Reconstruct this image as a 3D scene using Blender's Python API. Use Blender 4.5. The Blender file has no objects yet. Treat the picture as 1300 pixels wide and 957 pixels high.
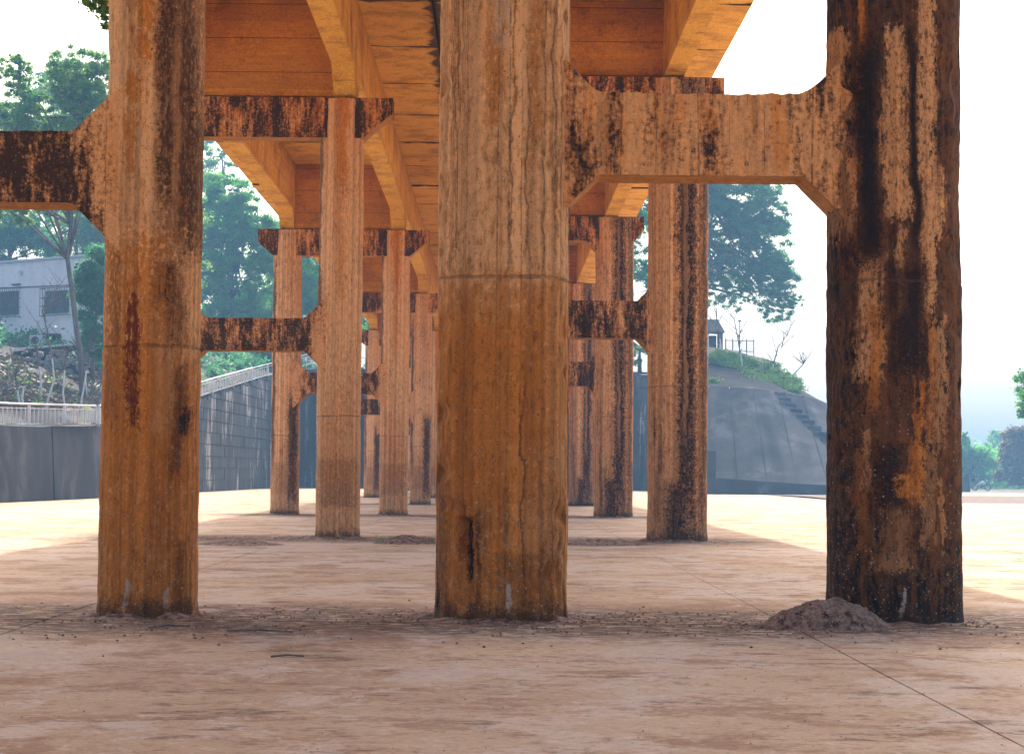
import bpy, bmesh, math, random
import numpy as np
from mathutils import Vector, Matrix, noise as mnoise
random.seed(7); rng = np.random.default_rng(7)
S = bpy.context.scene
COL = S.collection

# ---------------------------------------------------------------- camera
U = 0.0065            # metres per unit (a unit is 1 px of the photograph at the nearest piers)
F = 2850.0            # focal length in photo pixels
DU = F * U            # distance of the nearest piers
H = 186 * U           # eye height
PITCH = math.atan(0.0595); ROLL = 0.0080; YAW = 19.0 / F
cam = bpy.data.cameras.new('camera'); cam_o = bpy.data.objects.new('camera', cam); COL.objects.link(cam_o)
cam.sensor_width = 36.0; cam.lens = 36.0 * F / 1300.0
cam.clip_start = 0.05; cam.clip_end = 6000
cam.shift_x = 0.0; cam.shift_y = (122.5 - F * math.tan(PITCH)) / 1300.0
R = Matrix.Rotation(-YAW, 3, 'Z') @ Matrix.Rotation(math.pi / 2 + PITCH, 3, 'X') @ Matrix.Rotation(ROLL, 3, 'Z')
cam_o.matrix_world = Matrix.Translation((0, 0, H)) @ R.to_4x4()
S.camera = cam_o

def ray(px, py):
    x = (px - 650.0) / F + cam.shift_x * 1300 / F
    y = (478.5 - py) / F + cam.shift_y * 1300 / F
    d = R @ Vector((x, y, -1.0))
    return d / d.y
def at(px, py, d):
    """point seen at photo pixel px,py lying d pier-distances in front of the eye"""
    return Vector((0, 0, H)) + ray(px, py) * (d * DU)
def gnd(px, py, z=0.0):
    r = ray(px, py); t = (z - H) / r.z
    return Vector((0, 0, H)) + r * t

# ---------------------------------------------------------------- light
SUN_EL, SUN_AZ = math.radians(42), math.radians(-2.5)      # azimuth from +Y (clockwise): the sun stands beyond the viaduct
w = bpy.data.worlds.new("World"); S.world = w; w.use_nodes = True
nt = w.node_tree; nt.nodes.clear()
sky = nt.nodes.new('ShaderNodeTexSky'); sky.sky_type = 'NISHITA'; sky.sun_disc = False
sky.sun_elevation = SUN_EL; sky.sun_rotation = SUN_AZ
sky.air_density = 1.0; sky.dust_density = 7.0; sky.ozone_density = 1.0
bg = nt.nodes.new('ShaderNodeBackground'); bg.inputs[1].default_value = 0.15
wo = nt.nodes.new('ShaderNodeOutputWorld')
nt.links.new(sky.outputs[0], bg.inputs[0]); nt.links.new(bg.outputs[0], wo.inputs[0])
sl = bpy.data.lights.new('sun', 'SUN'); sl.energy = 2.0; sl.angle = math.radians(0.5); sl.color = (1.0, 0.94, 0.84)
so = bpy.data.objects.new('sun', sl); COL.objects.link(so)
sd = Vector((math.sin(SUN_AZ) * math.cos(SUN_EL), math.cos(SUN_AZ) * math.cos(SUN_EL), math.sin(SUN_EL)))
so.rotation_euler = sd.to_track_quat('Z', 'Y').to_euler(); so.location = (0, 0, 40)
S.view_settings.view_transform = 'Standard'; S.view_settings.look = 'None'
S.view_settings.exposure = 1.5; S.view_settings.gamma = 1.0
S.cycles.volume_bounces = 1; S.cycles.max_bounces = 8; S.cycles.diffuse_bounces = 5

# ---------------------------------------------------------------- node helper
class NT:
    def __init__(s, name):
        s.m = bpy.data.materials.new(name); s.m.use_nodes = True
        s.t = s.m.node_tree; s.t.nodes.clear()
        s.out = s.t.nodes.new('ShaderNodeOutputMaterial')
        s.tc = s.t.nodes.new('ShaderNodeTexCoord'); s.oi = s.t.nodes.new('ShaderNodeObjectInfo')
        s.P = s.tc.outputs['Object']; s.rnd = s.oi.outputs['Random']
        s._w = None
    def L(s, a, b):
        if isinstance(a, (int, float)): b.default_value = a
        elif isinstance(a, (tuple, list)):
            a = tuple(a)
            b.default_value = a + (1,) if len(a) == 3 and len(b.default_value) == 4 else a
        else: s.t.links.new(a, b)
    def M(s, op, a, b=0.0, c=None, clamp=False):
        n = s.t.nodes.new('ShaderNodeMath'); n.operation = op; n.use_clamp = clamp
        s.L(a, n.inputs[0]); s.L(b, n.inputs[1])
        if c is not None: s.L(c, n.inputs[2])
        return n.outputs[0]
    def V(s, a, sc, off=(0, 0, 0)):
        n = s.t.nodes.new('ShaderNodeMapping'); s.L(a, n.inputs[0]); n.inputs['Scale'].default_value = sc
        n.inputs['Location'].default_value = off
        return n.outputs[0]
    def noise(s, scale, detail=5, rough=0.55, vec=None, dist=0.0, seed=0.0, rnd=True):
        n = s.t.nodes.new('ShaderNodeTexNoise'); n.noise_dimensions = '4D'
        n.inputs['Scale'].default_value = scale; n.inputs['Detail'].default_value = detail
        n.inputs['Roughness'].default_value = rough; n.inputs['Distortion'].default_value = dist
        s.L(vec if vec is not None else s.P, n.inputs['Vector'])
        if rnd: s.L(s.M('MULTIPLY_ADD', s.rnd, 57.0, seed), n.inputs['W'])
        else: n.inputs['W'].default_value = seed
        return n.outputs[0]
    def vor(s, scale, vec=None, feat='F1', rand=1.0):
        n = s.t.nodes.new('ShaderNodeTexVoronoi'); n.feature = feat
        n.inputs['Scale'].default_value = scale; n.inputs['Randomness'].default_value = rand
        s.L(vec if vec is not None else s.P, n.inputs['Vector'])
        return n
    def ss(s, x, a, b, inv=False):
        n = s.t.nodes.new('ShaderNodeMapRange'); n.interpolation_type = 'SMOOTHSTEP'
        s.L(x, n.inputs[0]); n.inputs[1].default_value = a; n.inputs[2].default_value = b
        n.inputs[3].default_value = 1.0 if inv else 0.0; n.inputs[4].default_value = 0.0 if inv else 1.0
        return n.outputs[0]
    def mix(s, f, a, b, mode='MIX'):
        n = s.t.nodes.new('ShaderNodeMix'); n.data_type = 'RGBA'; n.blend_type = mode
        s.L(f, n.inputs[0]); s.L(a, n.inputs[6]); s.L(b, n.inputs[7])
        return n.outputs[2]
    def xyz(s, v=None):
        n = s.t.nodes.new('ShaderNodeSeparateXYZ'); s.L(v if v is not None else s.P, n.inputs[0]); return n.outputs
    def finish(s, col, rough=0.9, bump=None, bstr=0.5, bdist=0.01, spec=0.25, trans=None):
        b = s.t.nodes.new('ShaderNodeBsdfPrincipled')
        s.L(col, b.inputs['Base Color']); s.L(rough, b.inputs['Roughness'])
        b.inputs['Specular IOR Level'].default_value = spec
        if bump is not None:
            n = s.t.nodes.new('ShaderNodeBump'); n.inputs['Strength'].default_value = bstr
            n.inputs['Distance'].default_value = bdist; s.L(bump, n.inputs['Height'])
            s.t.links.new(n.outputs[0], b.inputs['Normal'])
        o = b.outputs[0]
        if trans is not None:
            tr = s.t.nodes.new('ShaderNodeBsdfTranslucent'); s.L(trans[0], tr.inputs[0])
            mx = s.t.nodes.new('ShaderNodeMixShader'); mx.inputs[0].default_value = trans[1]
            s.t.links.new(o, mx.inputs[1]); s.t.links.new(tr.outputs[0], mx.inputs[2]); o = mx.outputs[0]
        s.t.links.new(o, s.out.inputs[0])
        return s.m

PALE = (.94, .54, .25); TAN = (.80, .40, .15); BRN = (.24, .095, .028); ORG = (.66, .235, .032)
RUST = (.20, .035, .008); BLK = (.018, .013, .012); PINK = (.76, .395, .165); WHT = (.66, .55, .44)

def column_mat(name, cx, base, low, blobs=(), dark=0.5, orange=0.5, boards=0.0, wet=158, lowmix=1.0, dpos=None):
    """weathered concrete column. blobs: (kind, x0, x1, y0, y1[, amount]) in units of the nearest row (x from the axis, y photo row)"""
    n = NT(name); X, Y, Z = n.xyz()
    fine = n.noise(70, 4, .75, seed=3); mid = n.noise(9, 8, .74, seed=5); big = n.noise(1.6, 5, .6, seed=9)
    cb = n.t.nodes.new('ShaderNodeCombineXYZ'); n.L(n.M('MULTIPLY', n.M('ARCTAN2', X, n.M('MULTIPLY', Y, -1.0)), .5), cb.inputs[0]); n.L(Z, cb.inputs[2]); Q = cb.outputs[0]   # unrolled surface
    st = n.noise(1.0, 7, .64, vec=n.V(Q, (13, 1, .55)), seed=1)       # long vertical runs
    st2 = n.noise(1.0, 9, .74, vec=n.V(Q, (22, 1, 7)), seed=21)
    grit = n.noise(24, 6, .82, seed=52)
    col = n.mix(n.ss(big, .35, .68), base, tuple(c * .82 for c in base))
    col = n.mix(n.ss(st2, .40, .62) if base != BLK else n.ss(n.M('ADD', n.M('MULTIPLY', st2, .6), n.M('MULTIPLY', grit, .4)), .50, .64), col, PALE if base != BLK else BRN)
    # orange runs
    o = n.M('MULTIPLY', n.ss(st, .50, .60), orange)
    col = n.mix(o, col, ORG)
    # lower lift of the column
    zz = n.M('ADD', Z, n.M('ADD', n.M('MULTIPLY', n.M('SUBTRACT', mid, .5), .5), n.M('MULTIPLY', n.M('SUBTRACT', st2, .5), .6)))
    lowm = n.M('MULTIPLY', n.M('ADD', n.M('MULTIPLY', n.ss(zz, (wet + 26) * U, (wet - 20) * U), .6), n.M('MULTIPLY', n.ss(zz, (wet + 2) * U, (wet - 90) * U), .4)), lowmix)
    lowc = n.mix(n.M('MULTIPLY', n.ss(st, .46, .66), .8), low, BRN)
    lowc = n.mix(n.ss(n.M('ADD', mid, n.M('MULTIPLY', st2, .5)), .74, .98), lowc, TAN)
    col = n.mix(lowm, col, lowc)
    grain = n.M('ADD', n.M('MULTIPLY', mid, .55), n.M('MULTIPLY', fine, .45))
    gs = n.M('SUBTRACT', grain, .5)
    wob = n.M('MULTIPLY', n.M('SUBTRACT', n.noise(1.0, 4, .6, vec=n.V(n.P, (3, 3, 1.8)), seed=33), .5), 34 * U)
    Xw = n.M('ADD', X, wob)
    hol = n.noise(1.0, 8, .8, vec=n.V(Q, (34, 1, 12)), seed=71); holes = n.M('SUBTRACT', 1.0, n.M('MULTIPLY', n.ss(hol, .52, .57), .8))
    cols = {'dark': BLK, 'orange': ORG, 'rust': RUST, 'pale': PALE, 'pink': PINK, 'white': WHT, 'brown': BRN, 'tan': TAN}
    for b in blobs:
        kind, x0, x1, y0, y1 = b[:5]; amt = b[5] if len(b) > 5 else 1.0
        xc, xh = (x0 + x1) / 2 * U, abs(x1 - x0) / 2 * U
        z1, z0 = (601 - y0) * U + H - 186 * U + 186 * U, (601 - y1) * U + 186 * U
        zc, zh = (z0 + z1) / 2, (z1 - z0) / 2
        dx = n.M('DIVIDE', n.M('ABSOLUTE', n.M('SUBTRACT', Xw, xc)), xh)
        dz = n.M('DIVIDE', n.M('ABSOLUTE', n.M('SUBTRACT', Z, zc)), zh)
        dz = n.M('POWER', dz, 3.0)
        e = n.M('SUBTRACT', 1.0, n.M('MAXIMUM', dx, dz))
        e = n.M('ADD', e, n.M('ADD', n.M('MULTIPLY', n.M('SUBTRACT', grit, .5), 3.2), n.M('ADD', n.M('MULTIPLY', gs, 2.0), n.M('MULTIPLY', n.M('SUBTRACT', st2, .5), 3.0))))
        if kind == 'dark':
            col = n.mix(n.M('MULTIPLY', n.ss(e, -.35, .25), .75 * amt), col, n.mix(1.0, col, (.34, .25, .22), 'MULTIPLY'))
            m = n.M('MULTIPLY', n.M('MULTIPLY', n.ss(e, .12, .55), holes), amt)
        else: m = n.M('MULTIPLY', n.M('MULTIPLY', n.ss(e, -.10, .35), holes), amt)
        col = n.mix(m, col, cols[kind])
    # random black growth
    dk = n.M('ADD', n.M('MULTIPLY', st, .62), n.M('MULTIPLY', grain, .5))
    dk = n.M('ADD', dk, n.M('MULTIPLY', n.M('SUBTRACT', big, .5), .35))
    if dpos:
        band = n.ss(n.M('ABSOLUTE', n.M('SUBTRACT', Xw, dpos[0] * U)), dpos[1] * 1.25 * U, dpos[1] * .5 * U)
        dk = n.M('ADD', dk, n.M('MULTIPLY', band, dpos[2]))
    dk = n.M('ADD', dk, n.M('MULTIPLY', n.M('SUBTRACT', grit, .5), .25)); col = n.mix(n.M('MULTIPLY', n.ss(dk, .66 - .22 * dark, .77 - .22 * dark), .6), col, n.mix(1.0, col, (.36, .27, .23), 'MULTIPLY')); d = n.ss(dk, .74 - .22 * dark, .81 - .22 * dark)
    col = n.mix(n.M('MULTIPLY', d, .9), col, BLK)
    # foot: black and damp with exposed aggregate
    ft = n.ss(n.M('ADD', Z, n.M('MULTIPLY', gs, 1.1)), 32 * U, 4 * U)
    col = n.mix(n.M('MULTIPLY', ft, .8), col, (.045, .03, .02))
    v = n.vor(62); pit = n.ss(v.outputs['Distance'], .30, .16)
    vr = n.xyz(v.outputs['Color'])
    lo = n.ss(Z, 330 * U, 30 * U)
    spk = n.M('MULTIPLY', pit, n.M('MULTIPLY', n.M('GREATER_THAN', vr[0], .80), n.M('MULTIPLY_ADD', lo, .75, .08)))
    col = n.mix(spk, col, WHT)
    v2 = n.vor(30); v2c = n.xyz(v2.outputs['Color']); ag = n.M('MULTIPLY', n.ss(v2.outputs['Distance'], .26, .18), n.M('MULTIPLY', n.M('GREATER_THAN', v2c[0], .83), n.M('MULTIPLY_ADD', n.ss(Z, 420 * U, 60 * U), .7, .04)))
    col = n.mix(ag, col, WHT)
    dpt = n.M('MULTIPLY', pit, n.M('MULTIPLY', n.M('LESS_THAN', vr[1], .17), .75))
    col = n.mix(dpt, col, (.03, .018, .012))
    sh = n.M('ADD', n.M('MULTIPLY', fine, .3), n.M('MULTIPLY', grit, .8))
    col = n.mix(n.M('MULTIPLY', n.ss(st2, .47, .38), .55), col, n.mix(1.0, col, (.42, .32, .26), 'MULTIPLY'))
    col = n.mix(n.M('MULTIPLY', n.ss(sh, .60, .67), .6), col, n.mix(1.0, col, (.38, .28, .22), 'MULTIPLY'))
    col = n.mix(n.M('MULTIPLY', n.ss(sh, .52, .44), .50), col, n.mix(1.0, col, (1.6, 1.55, 1.5), 'MULTIPLY'))
    hgt = n.M('ADD', n.M('MULTIPLY', grit, 1.6), n.M('MULTIPLY', st2, .6))
    if boards:
        a = n.M('ARCTAN2', X, n.M('MULTIPLY', Y, -1.0))
        bw = n.noise(1.0, 2, .5, vec=n.V(Q, (34, 1, .03)), seed=44)
        ln = n.ss(bw, .565, .60); ln = n.M('SUBTRACT', ln, n.ss(bw, .62, .655))
        fade = n.M('MULTIPLY', ln, n.ss(Z, (wet - 60) * U, (wet + 80) * U))
        col = n.mix(n.M('MULTIPLY', fade, n.M('MULTIPLY', n.ss(mid, .40, .60), boards * .7)), col, (.10, .05, .028))
        hgt = n.M('SUBTRACT', hgt, n.M('MULTIPLY', ln, .8))
    bt = n.noise(1.0, 1, .5, vec=n.V(Q, (15, 1, .05)), seed=83)
    col = n.mix(n.M('MULTIPLY', n.ss(bt, .52, .60), .38), col, n.mix(1.0, col, (.62, .54, .50), 'MULTIPLY'))
    col = n.mix(n.M('MULTIPLY', n.ss(bt, .48, .40), .5), col, n.mix(1.0, col, (1.35, 1.32, 1.28), 'MULTIPLY'))
    pt = n.ss(n.noise(38, 3, .6, seed=87), .66, .72); col = n.mix(n.M('MULTIPLY', pt, .75), col, (.06, .03, .018)); hgt = n.M('SUBTRACT', hgt, pt)
    # pour joint
    jz = n.M('ABSOLUTE', n.M('SUBTRACT', n.M('ADD', Z, n.M('MULTIPLY', n.M('SUBTRACT', n.noise(3, 3, .6, seed=63), .5), .06)), wet * U))
    j = n.ss(jz, 3.0 * U, .8 * U)
    col = n.mix(n.M('MULTIPLY', j, n.M('MULTIPLY', n.ss(mid, .38, .55), .5)), col, (.16, .08, .04))
    hgt = n.M('SUBTRACT', hgt, n.M('MULTIPLY', j, .8)); hgt = n.M('SUBTRACT', hgt, n.M('MULTIPLY', dpt, 1.2))
    return n.finish(col, .93, hgt, 1.0, .020)

def beam_mat(name, c1, c2, dark=.5, orange=.3, ends=(), seams=.45, extra=()):
    """weathered tie beams and caps; ends = x of the columns where the black growth stops; extra = (x, halfwidth) black runs"""
    n = NT(name); X, Y, Z = n.xyz()
    fine = n.noise(70, 4, .75, seed=3); mid = n.noise(10, 8, .74, seed=5)
    st = n.noise(1.0, 6, .62, vec=n.V(n.P, (4.5, 4.5, 1.3)), seed=1); st2 = n.noise(1.0, 7, .7, vec=n.V(n.P, (22, 22, 3.2)), seed=8)
    grain = n.M('ADD', n.M('MULTIPLY', mid, .55), n.M('MULTIPLY', fine, .45))
    col = n.mix(n.ss(st2, .38, .66), c1, c2)
    col = n.mix(n.M('MULTIPLY', n.ss(n.noise(1.0, 6, .6, vec=n.V(n.P, (8, 8, 1)), seed=12), .50, .60), orange), col, ORG)
    grit = n.noise(24, 6, .82, seed=52)
    dk = n.M('ADD', n.M('MULTIPLY', st, .8), n.M('MULTIPLY', n.M('SUBTRACT', grit, .5), .62)); dk = n.M('ADD', dk, n.M('MULTIPLY', n.M('SUBTRACT', st2, .5), .45))
    for (ex, er) in ends:
        dk = n.M('SUBTRACT', dk, n.M('MULTIPLY', n.ss(n.M('ABSOLUTE', n.M('SUBTRACT', X, ex * U)), (er + 26) * U, (er - 6) * U), .16))
    for (ex, er) in extra:
        dk = n.M('ADD', dk, n.M('MULTIPLY', n.ss(n.M('ABSOLUTE', n.M('SUBTRACT', X, ex * U)), er * U, er * .3 * U), .08))
    col = n.mix(n.M('MULTIPLY', n.ss(dk, .38 - .20 * dark, .49 - .20 * dark), .7), col, n.mix(1.0, col, (.36, .26, .21), 'MULTIPLY'))
    d = n.ss(dk, .46 - .20 * dark, .56 - .20 * dark)
    col = n.mix(n.M('MULTIPLY', d, .9), col, BLK)
    col = n.mix(n.M('MULTIPLY', n.ss(n.noise(1.0, 5, .6, vec=n.V(n.P, (5, 5, .7)), seed=91), .54, .66), .5), col, n.mix(1.0, col, (.45, .35, .28), 'MULTIPLY'))
    Xj = n.M('ADD', X, n.M('MULTIPLY', n.noise(1.0, 1, .5, vec=n.V(n.P, (2, .01, .05)), seed=30), .9))
    ln = n.ss(n.M('ABSOLUTE', n.M('SUBTRACT', n.M('FRACT', n.M('DIVIDE', Xj, 41 * U)), .5)), .022, .006)
    ln = n.M('MULTIPLY', ln, n.ss(mid, .42, .55))
    col = n.mix(n.M('MULTIPLY', ln, seams), col, (.08, .04, .02))
    sh = n.M('ADD', n.M('MULTIPLY', fine, .3), n.M('MULTIPLY', grit, .8))
    col = n.mix(n.M('MULTIPLY', n.ss(sh, .57, .66), .65), col, n.mix(1.0, col, (.35, .28, .24), 'MULTIPLY'))
    col = n.mix(n.M('MULTIPLY', n.ss(sh, .52, .44), .5), col, n.mix(1.0, col, (1.5, 1.45, 1.4), 'MULTIPLY'))
    v = n.vor(60); pit = n.ss(v.outputs['Distance'], .28, .14); vr = n.xyz(v.outputs['Color'])
    col = n.mix(n.M('MULTIPLY', pit, n.M('MULTIPLY', n.M('LESS_THAN', vr[0], .2), .7)), col, (.03, .018, .012))
    col = n.mix(n.M('MULTIPLY', pit, n.M('MULTIPLY', n.M('GREATER_THAN', vr[0], .87), .5)), col, WHT)
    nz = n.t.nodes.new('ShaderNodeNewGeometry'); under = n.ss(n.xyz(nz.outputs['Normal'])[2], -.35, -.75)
    col = n.mix(n.M('MULTIPLY', under, .8), col, n.mix(n.ss(mid, .4, .6), (.60, .29, .07), (.42, .17, .035)))   # orange light bounced up from the floor, put into the underside colour
    hgt = n.M('SUBTRACT', n.M('ADD', grain, n.M('MULTIPLY', st2, .4)), n.M('MULTIPLY', ln, .4))
    return n.finish(col, .93, hgt, .9, .012)

def form_mat(name, c1, c2, grain_axis, line_axis=None, period=1.0, dark=.3, stain=None):
    """board-marked concrete under the deck: fine wood grain running along grain_axis, board joints every period"""
    n = NT(name); ax = {'x': 0, 'y': 1, 'z': 2}
    sc = [22, 22, 22]; sc[ax[grain_axis]] = 2.4
    g = n.noise(1.0, 6, .7, vec=n.V(n.P, tuple(sc)), seed=2); g2 = n.noise(1.2, 5, .6, seed=6); fine = n.noise(30, 5, .7, seed=4)
    col = n.mix(n.M('MULTIPLY', n.ss(n.M('ADD', n.M('MULTIPLY', g, .5), n.M('MULTIPLY', fine, .5)), .40, .60), .8), c1, c2)
    col = n.mix(n.M('MULTIPLY', n.ss(n.M('ADD', n.M('MULTIPLY', g2, .7), n.M('MULTIPLY', fine, .3)), .46, .60), .6), col, (.36, .14, .022))
    col = n.mix(n.M('MULTIPLY', n.ss(n.M('ADD', n.M('MULTIPLY', g, .6), n.M('MULTIPLY', fine, .5)), .68 - .1 * dark, .8 - .1 * dark), .6), col, (.10, .035, .012))
    hgt = n.M('ADD', g, n.M('MULTIPLY', fine, .4))
    grit = n.noise(16, 6, .82, seed=31)
    col = n.mix(n.M('MULTIPLY', n.ss(grit, .56, .66), .6), col, n.mix(1.0, col, (.35, .26, .2), 'MULTIPLY'))
    col = n.mix(n.M('MULTIPLY', n.ss(grit, .48, .38), .45), col, n.mix(1.0, col, (1.5, 1.5, 1.5), 'MULTIPLY'))
    if stain is not None:
        q = n.M('ABSOLUTE', n.M('SUBTRACT', n.xyz()[0], stain * U)); q = n.M('ADD', q, n.M('MULTIPLY', n.M('SUBTRACT', g2, .5), .9))
        col = n.mix(n.M('MULTIPLY', n.ss(q, .22, .08), .92), col, (.03, .015, .01))
        pg = n.xyz()[1]; pl_ = n.M('FRACT', n.M('DIVIDE', pg, 1.22 * DU / 5)); pl_ = n.M('MULTIPLY', n.M('SUBTRACT', .5, n.M('ABSOLUTE', n.M('SUBTRACT', pl_, .5))), 1.22 * DU / 5)
        pl_ = n.M('ADD', pl_, n.M('MULTIPLY', n.M('SUBTRACT', n.noise(1.6, 3, .5, seed=77), .5), .55))
        col = n.mix(n.M('MULTIPLY', n.ss(pl_, .12, .02), .9), col, (.035, .016, .01))
    col = n.mix(n.M('MULTIPLY', n.ss(n.M('ADD', n.M('MULTIPLY', n.noise(1.7, 7, .7, seed=19), .8), n.M('MULTIPLY', grit, .2)), .54, .64), .6), col, n.mix(1.0, col, (.30, .20, .16), 'MULTIPLY'))
    sp = n.ss(fine, .66, .72); col = n.mix(n.M('MULTIPLY', sp, .4), col, (.62, .36, .14))
    if line_axis:
        A = n.xyz()[ax[line_axis]]
        A = n.M('ADD', A, n.M('MULTIPLY', n.M('SUBTRACT', g2, .5), .02))
        fr = n.M('FRACT', n.M('DIVIDE', A, period)); ln = n.ss(n.M('ABSOLUTE', n.M('SUBTRACT', fr, .5)), .014, .004)
        cell = n.M('FLOOR', n.M('DIVIDE', A, period))
        wn = n.t.nodes.new('ShaderNodeTexWhiteNoise'); wn.noise_dimensions = '1D'; n.L(cell, wn.inputs['W'])
        col = n.mix(n.M('MULTIPLY', wn.outputs[0], .35), col, (.20, .07, .018))
        col = n.mix(n.M('MULTIPLY', ln, .85), col, (.05, .018, .008))
        hgt = n.M('SUBTRACT', hgt, ln)
    return n.finish(col, .88, hgt, .8, .010)

def simple_mat(name, c1, c2, scale=4, rough=.9, bstr=.5, bdist=.01, vec=None, det=6, lo=.35, hi=.65, spec=.25):
    n = NT(name); f = n.noise(scale, det, .62, vec=(n.V(n.P, vec) if vec else None))
    return n.finish(n.mix(n.ss(f, lo, hi), c1, c2), rough, f, bstr, bdist, spec)

def leaf_mat(name, c1, c2, tr=.35):
    n = NT(name); g = n.noise(1.3, 3, .6); f = n.noise(9, 3, .6, seed=4)
    col = n.mix(n.ss(n.M('ADD', n.M('MULTIPLY', g, .6), n.M('MULTIPLY', f, .5)), .42, .70), c1, c2)
    tc = n.mix(1.0, col, (1.5, 1.6, .8), 'MULTIPLY')
    return n.finish(col, .55, None, trans=(tc, tr), spec=.3)

# ---------------------------------------------------------------- object helpers
def link(name, me, mat, parent=None, loc=None, kind=None):
    o = bpy.data.objects.new(name, me); COL.objects.link(o)
    if mat is not None and len(me.materials) == 0: me.materials.append(mat)
    if parent is not None: o.parent = parent
    if loc is not None: o.location = loc
    if kind: o['kind'] = kind
    return o
def thing(name, label, cat, loc=(0, 0, 0), rz=0.0, group=None):
    o = bpy.data.objects.new(name, None); COL.objects.link(o); o.location = loc; o.rotation_euler = (0, 0, rz)
    o.empty_display_size = .2
    o['label'] = label; o['category'] = cat
    if group: o['group'] = group
    return o
def tag(o, label, cat, group=None):
    o['label'] = label; o['category'] = cat
    if group: o['group'] = group
    return o
def mesh(name, v, f, smooth=False):
    me = bpy.data.meshes.new(name); me.from_pydata([tuple(p) for p in v], [], f); me.update()
    if smooth: me.polygons.foreach_set('use_smooth', [True] * len(me.polygons))
    return me
class MB:
    """collects boxes / tubes into one mesh"""
    def __init__(s): s.v = []; s.f = []
    def box(s, a, b):
        x0, y0, z0 = a; x1, y1, z1 = b; n = len(s.v)
        s.v += [(x0, y0, z0), (x1, y0, z0), (x1, y1, z0), (x0, y1, z0), (x0, y0, z1), (x1, y0, z1), (x1, y1, z1), (x0, y1, z1)]
        s.f += [tuple(n + i for i in q) for q in ((0, 3, 2, 1), (4, 5, 6, 7), (0, 1, 5, 4), (1, 2, 6, 5), (2, 3, 7, 6), (3, 0, 4, 7))]
        return s
    def tube(s, pts, rad, k=6, cap=True):
        pts = [Vector(p) for p in pts]; n0 = len(s.v)
        if not hasattr(rad, '__len__'): rad = [rad] * len(pts)
        for i, p in enumerate(pts):
            t = (pts[min(i + 1, len(pts) - 1)] - pts[max(i - 1, 0)])
            if t.length < 1e-9: t = Vector((0, 0, 1))
            t.normalize(); a = t.cross(Vector((0, 0, 1)) if abs(t.z) < .9 else Vector((1, 0, 0))).normalized(); b = t.cross(a)
            for j in range(k):
                an = 2 * math.pi * j / k
                s.v.append(p + (a * math.cos(an) + b * math.sin(an)) * rad[i])
        for i in range(len(pts) - 1):
            for j in range(k):
                q = n0 + i * k
                s.f.append((q + j, q + (j + 1) % k, q + k + (j + 1) % k, q + k + j))
        if cap:
            s.f.append(tuple(n0 + j for j in range(k))[::-1]); s.f.append(tuple(n0 + (len(pts) - 1) * k + j for j in range(k)))
        return s
    def prism(s, poly, axis, a, b):
        """poly: list of 2D points in the plane normal to axis ('x': (y,z), 'y': (x,z))"""
        n = len(s.v); k = len(poly)
        for t in (a, b):
            for p in poly: s.v.append((t, p[0], p[1]) if axis == 'x' else (p[0], t, p[1]))
        s.f.append(tuple(range(n, n + k))); s.f.append(tuple(range(n + k, n + 2 * k))[::-1])
        for i in range(k): s.f.append((n + i, n + k + i, n + k + (i + 1) % k, n + (i + 1) % k))
        return s
    def build(s, name, mat, parent=None, smooth=False, loc=None, kind=None, bevel=0):
        me = mesh(name, s.v, s.f, smooth)
        bm = bmesh.new(); bm.from_mesh(me); bmesh.ops.recalc_face_normals(bm, faces=bm.faces); bm.to_mesh(me); bm.free()
        return link(name, me, mat, parent, loc, kind)

def grid_mesh(name, nu, nv, fn, smooth=True, closed_u=False):
    v = [fn(i / (nu if closed_u else nu - 1), j / (nv - 1)) for j in range(nv) for i in range(nu)]
    f = []
    for j in range(nv - 1):
        for i in range(nu if closed_u else nu - 1):
            a = j * nu + i; b = j * nu + (i + 1) % nu
            f.append((a, b, b + nu, a + nu))
    return mesh(name, v, f, smooth)

# ---------------------------------------------------------------- materials
M = {}
# hero columns, blobs written against the photograph (x from the axis of the column)
def bl(c, L): return [(k, a - c, b - c, y0 - 186 + 0, y1 - 186, *r) for k, a, b, y0, y1, *r in L]
def bl(c, L): return [(k, a - c, b - c, y0, y1, *r) for k, a, b, y0, y1, *r in L]
M['colB0'] = column_mat('stained_concrete_left', 0, TAN, ORG, bl(193, [
    ('pale', 128, 165, -40, 250, .6), ('pink', 120, 200, 150, 290, .7), ('pale', 183, 200, 120, 270, .8),
    ('orange', 178, 197, -60, 82), ('orange', 164, 182, 92, 134), ('orange', 163, 178, 138, 225, .9),
    ('brown', 205, 262, -60, 330, .6), ('dark', 202, 224, -60, 260, .62), ('dark', 226, 250, -40, 310, .55), ('dark', 240, 262, 120, 330, .4), ('tan', 222, 232, 40, 260, .4),
    ('dark', 204, 236, 335, 392, .9), ('dark', 216, 240, 390, 440, .6), ('orange', 128, 226, 300, 600, .95),
    ('rust', 166, 186, 372, 545, .95), ('brown', 140, 155, 320, 540, .6), ('dark', 228, 244, 470, 610, .5), ('tan', 205, 232, 430, 560, .5), ('dark', 240, 250, 520, 556, .9), ('dark', 236, 250, 690, 790, .5),
    ('white', 171, 178, 737, 775, .75), ('white', 226, 230, 745, 790, .7)]), dark=.12, orange=.35, wet=344)
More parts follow.
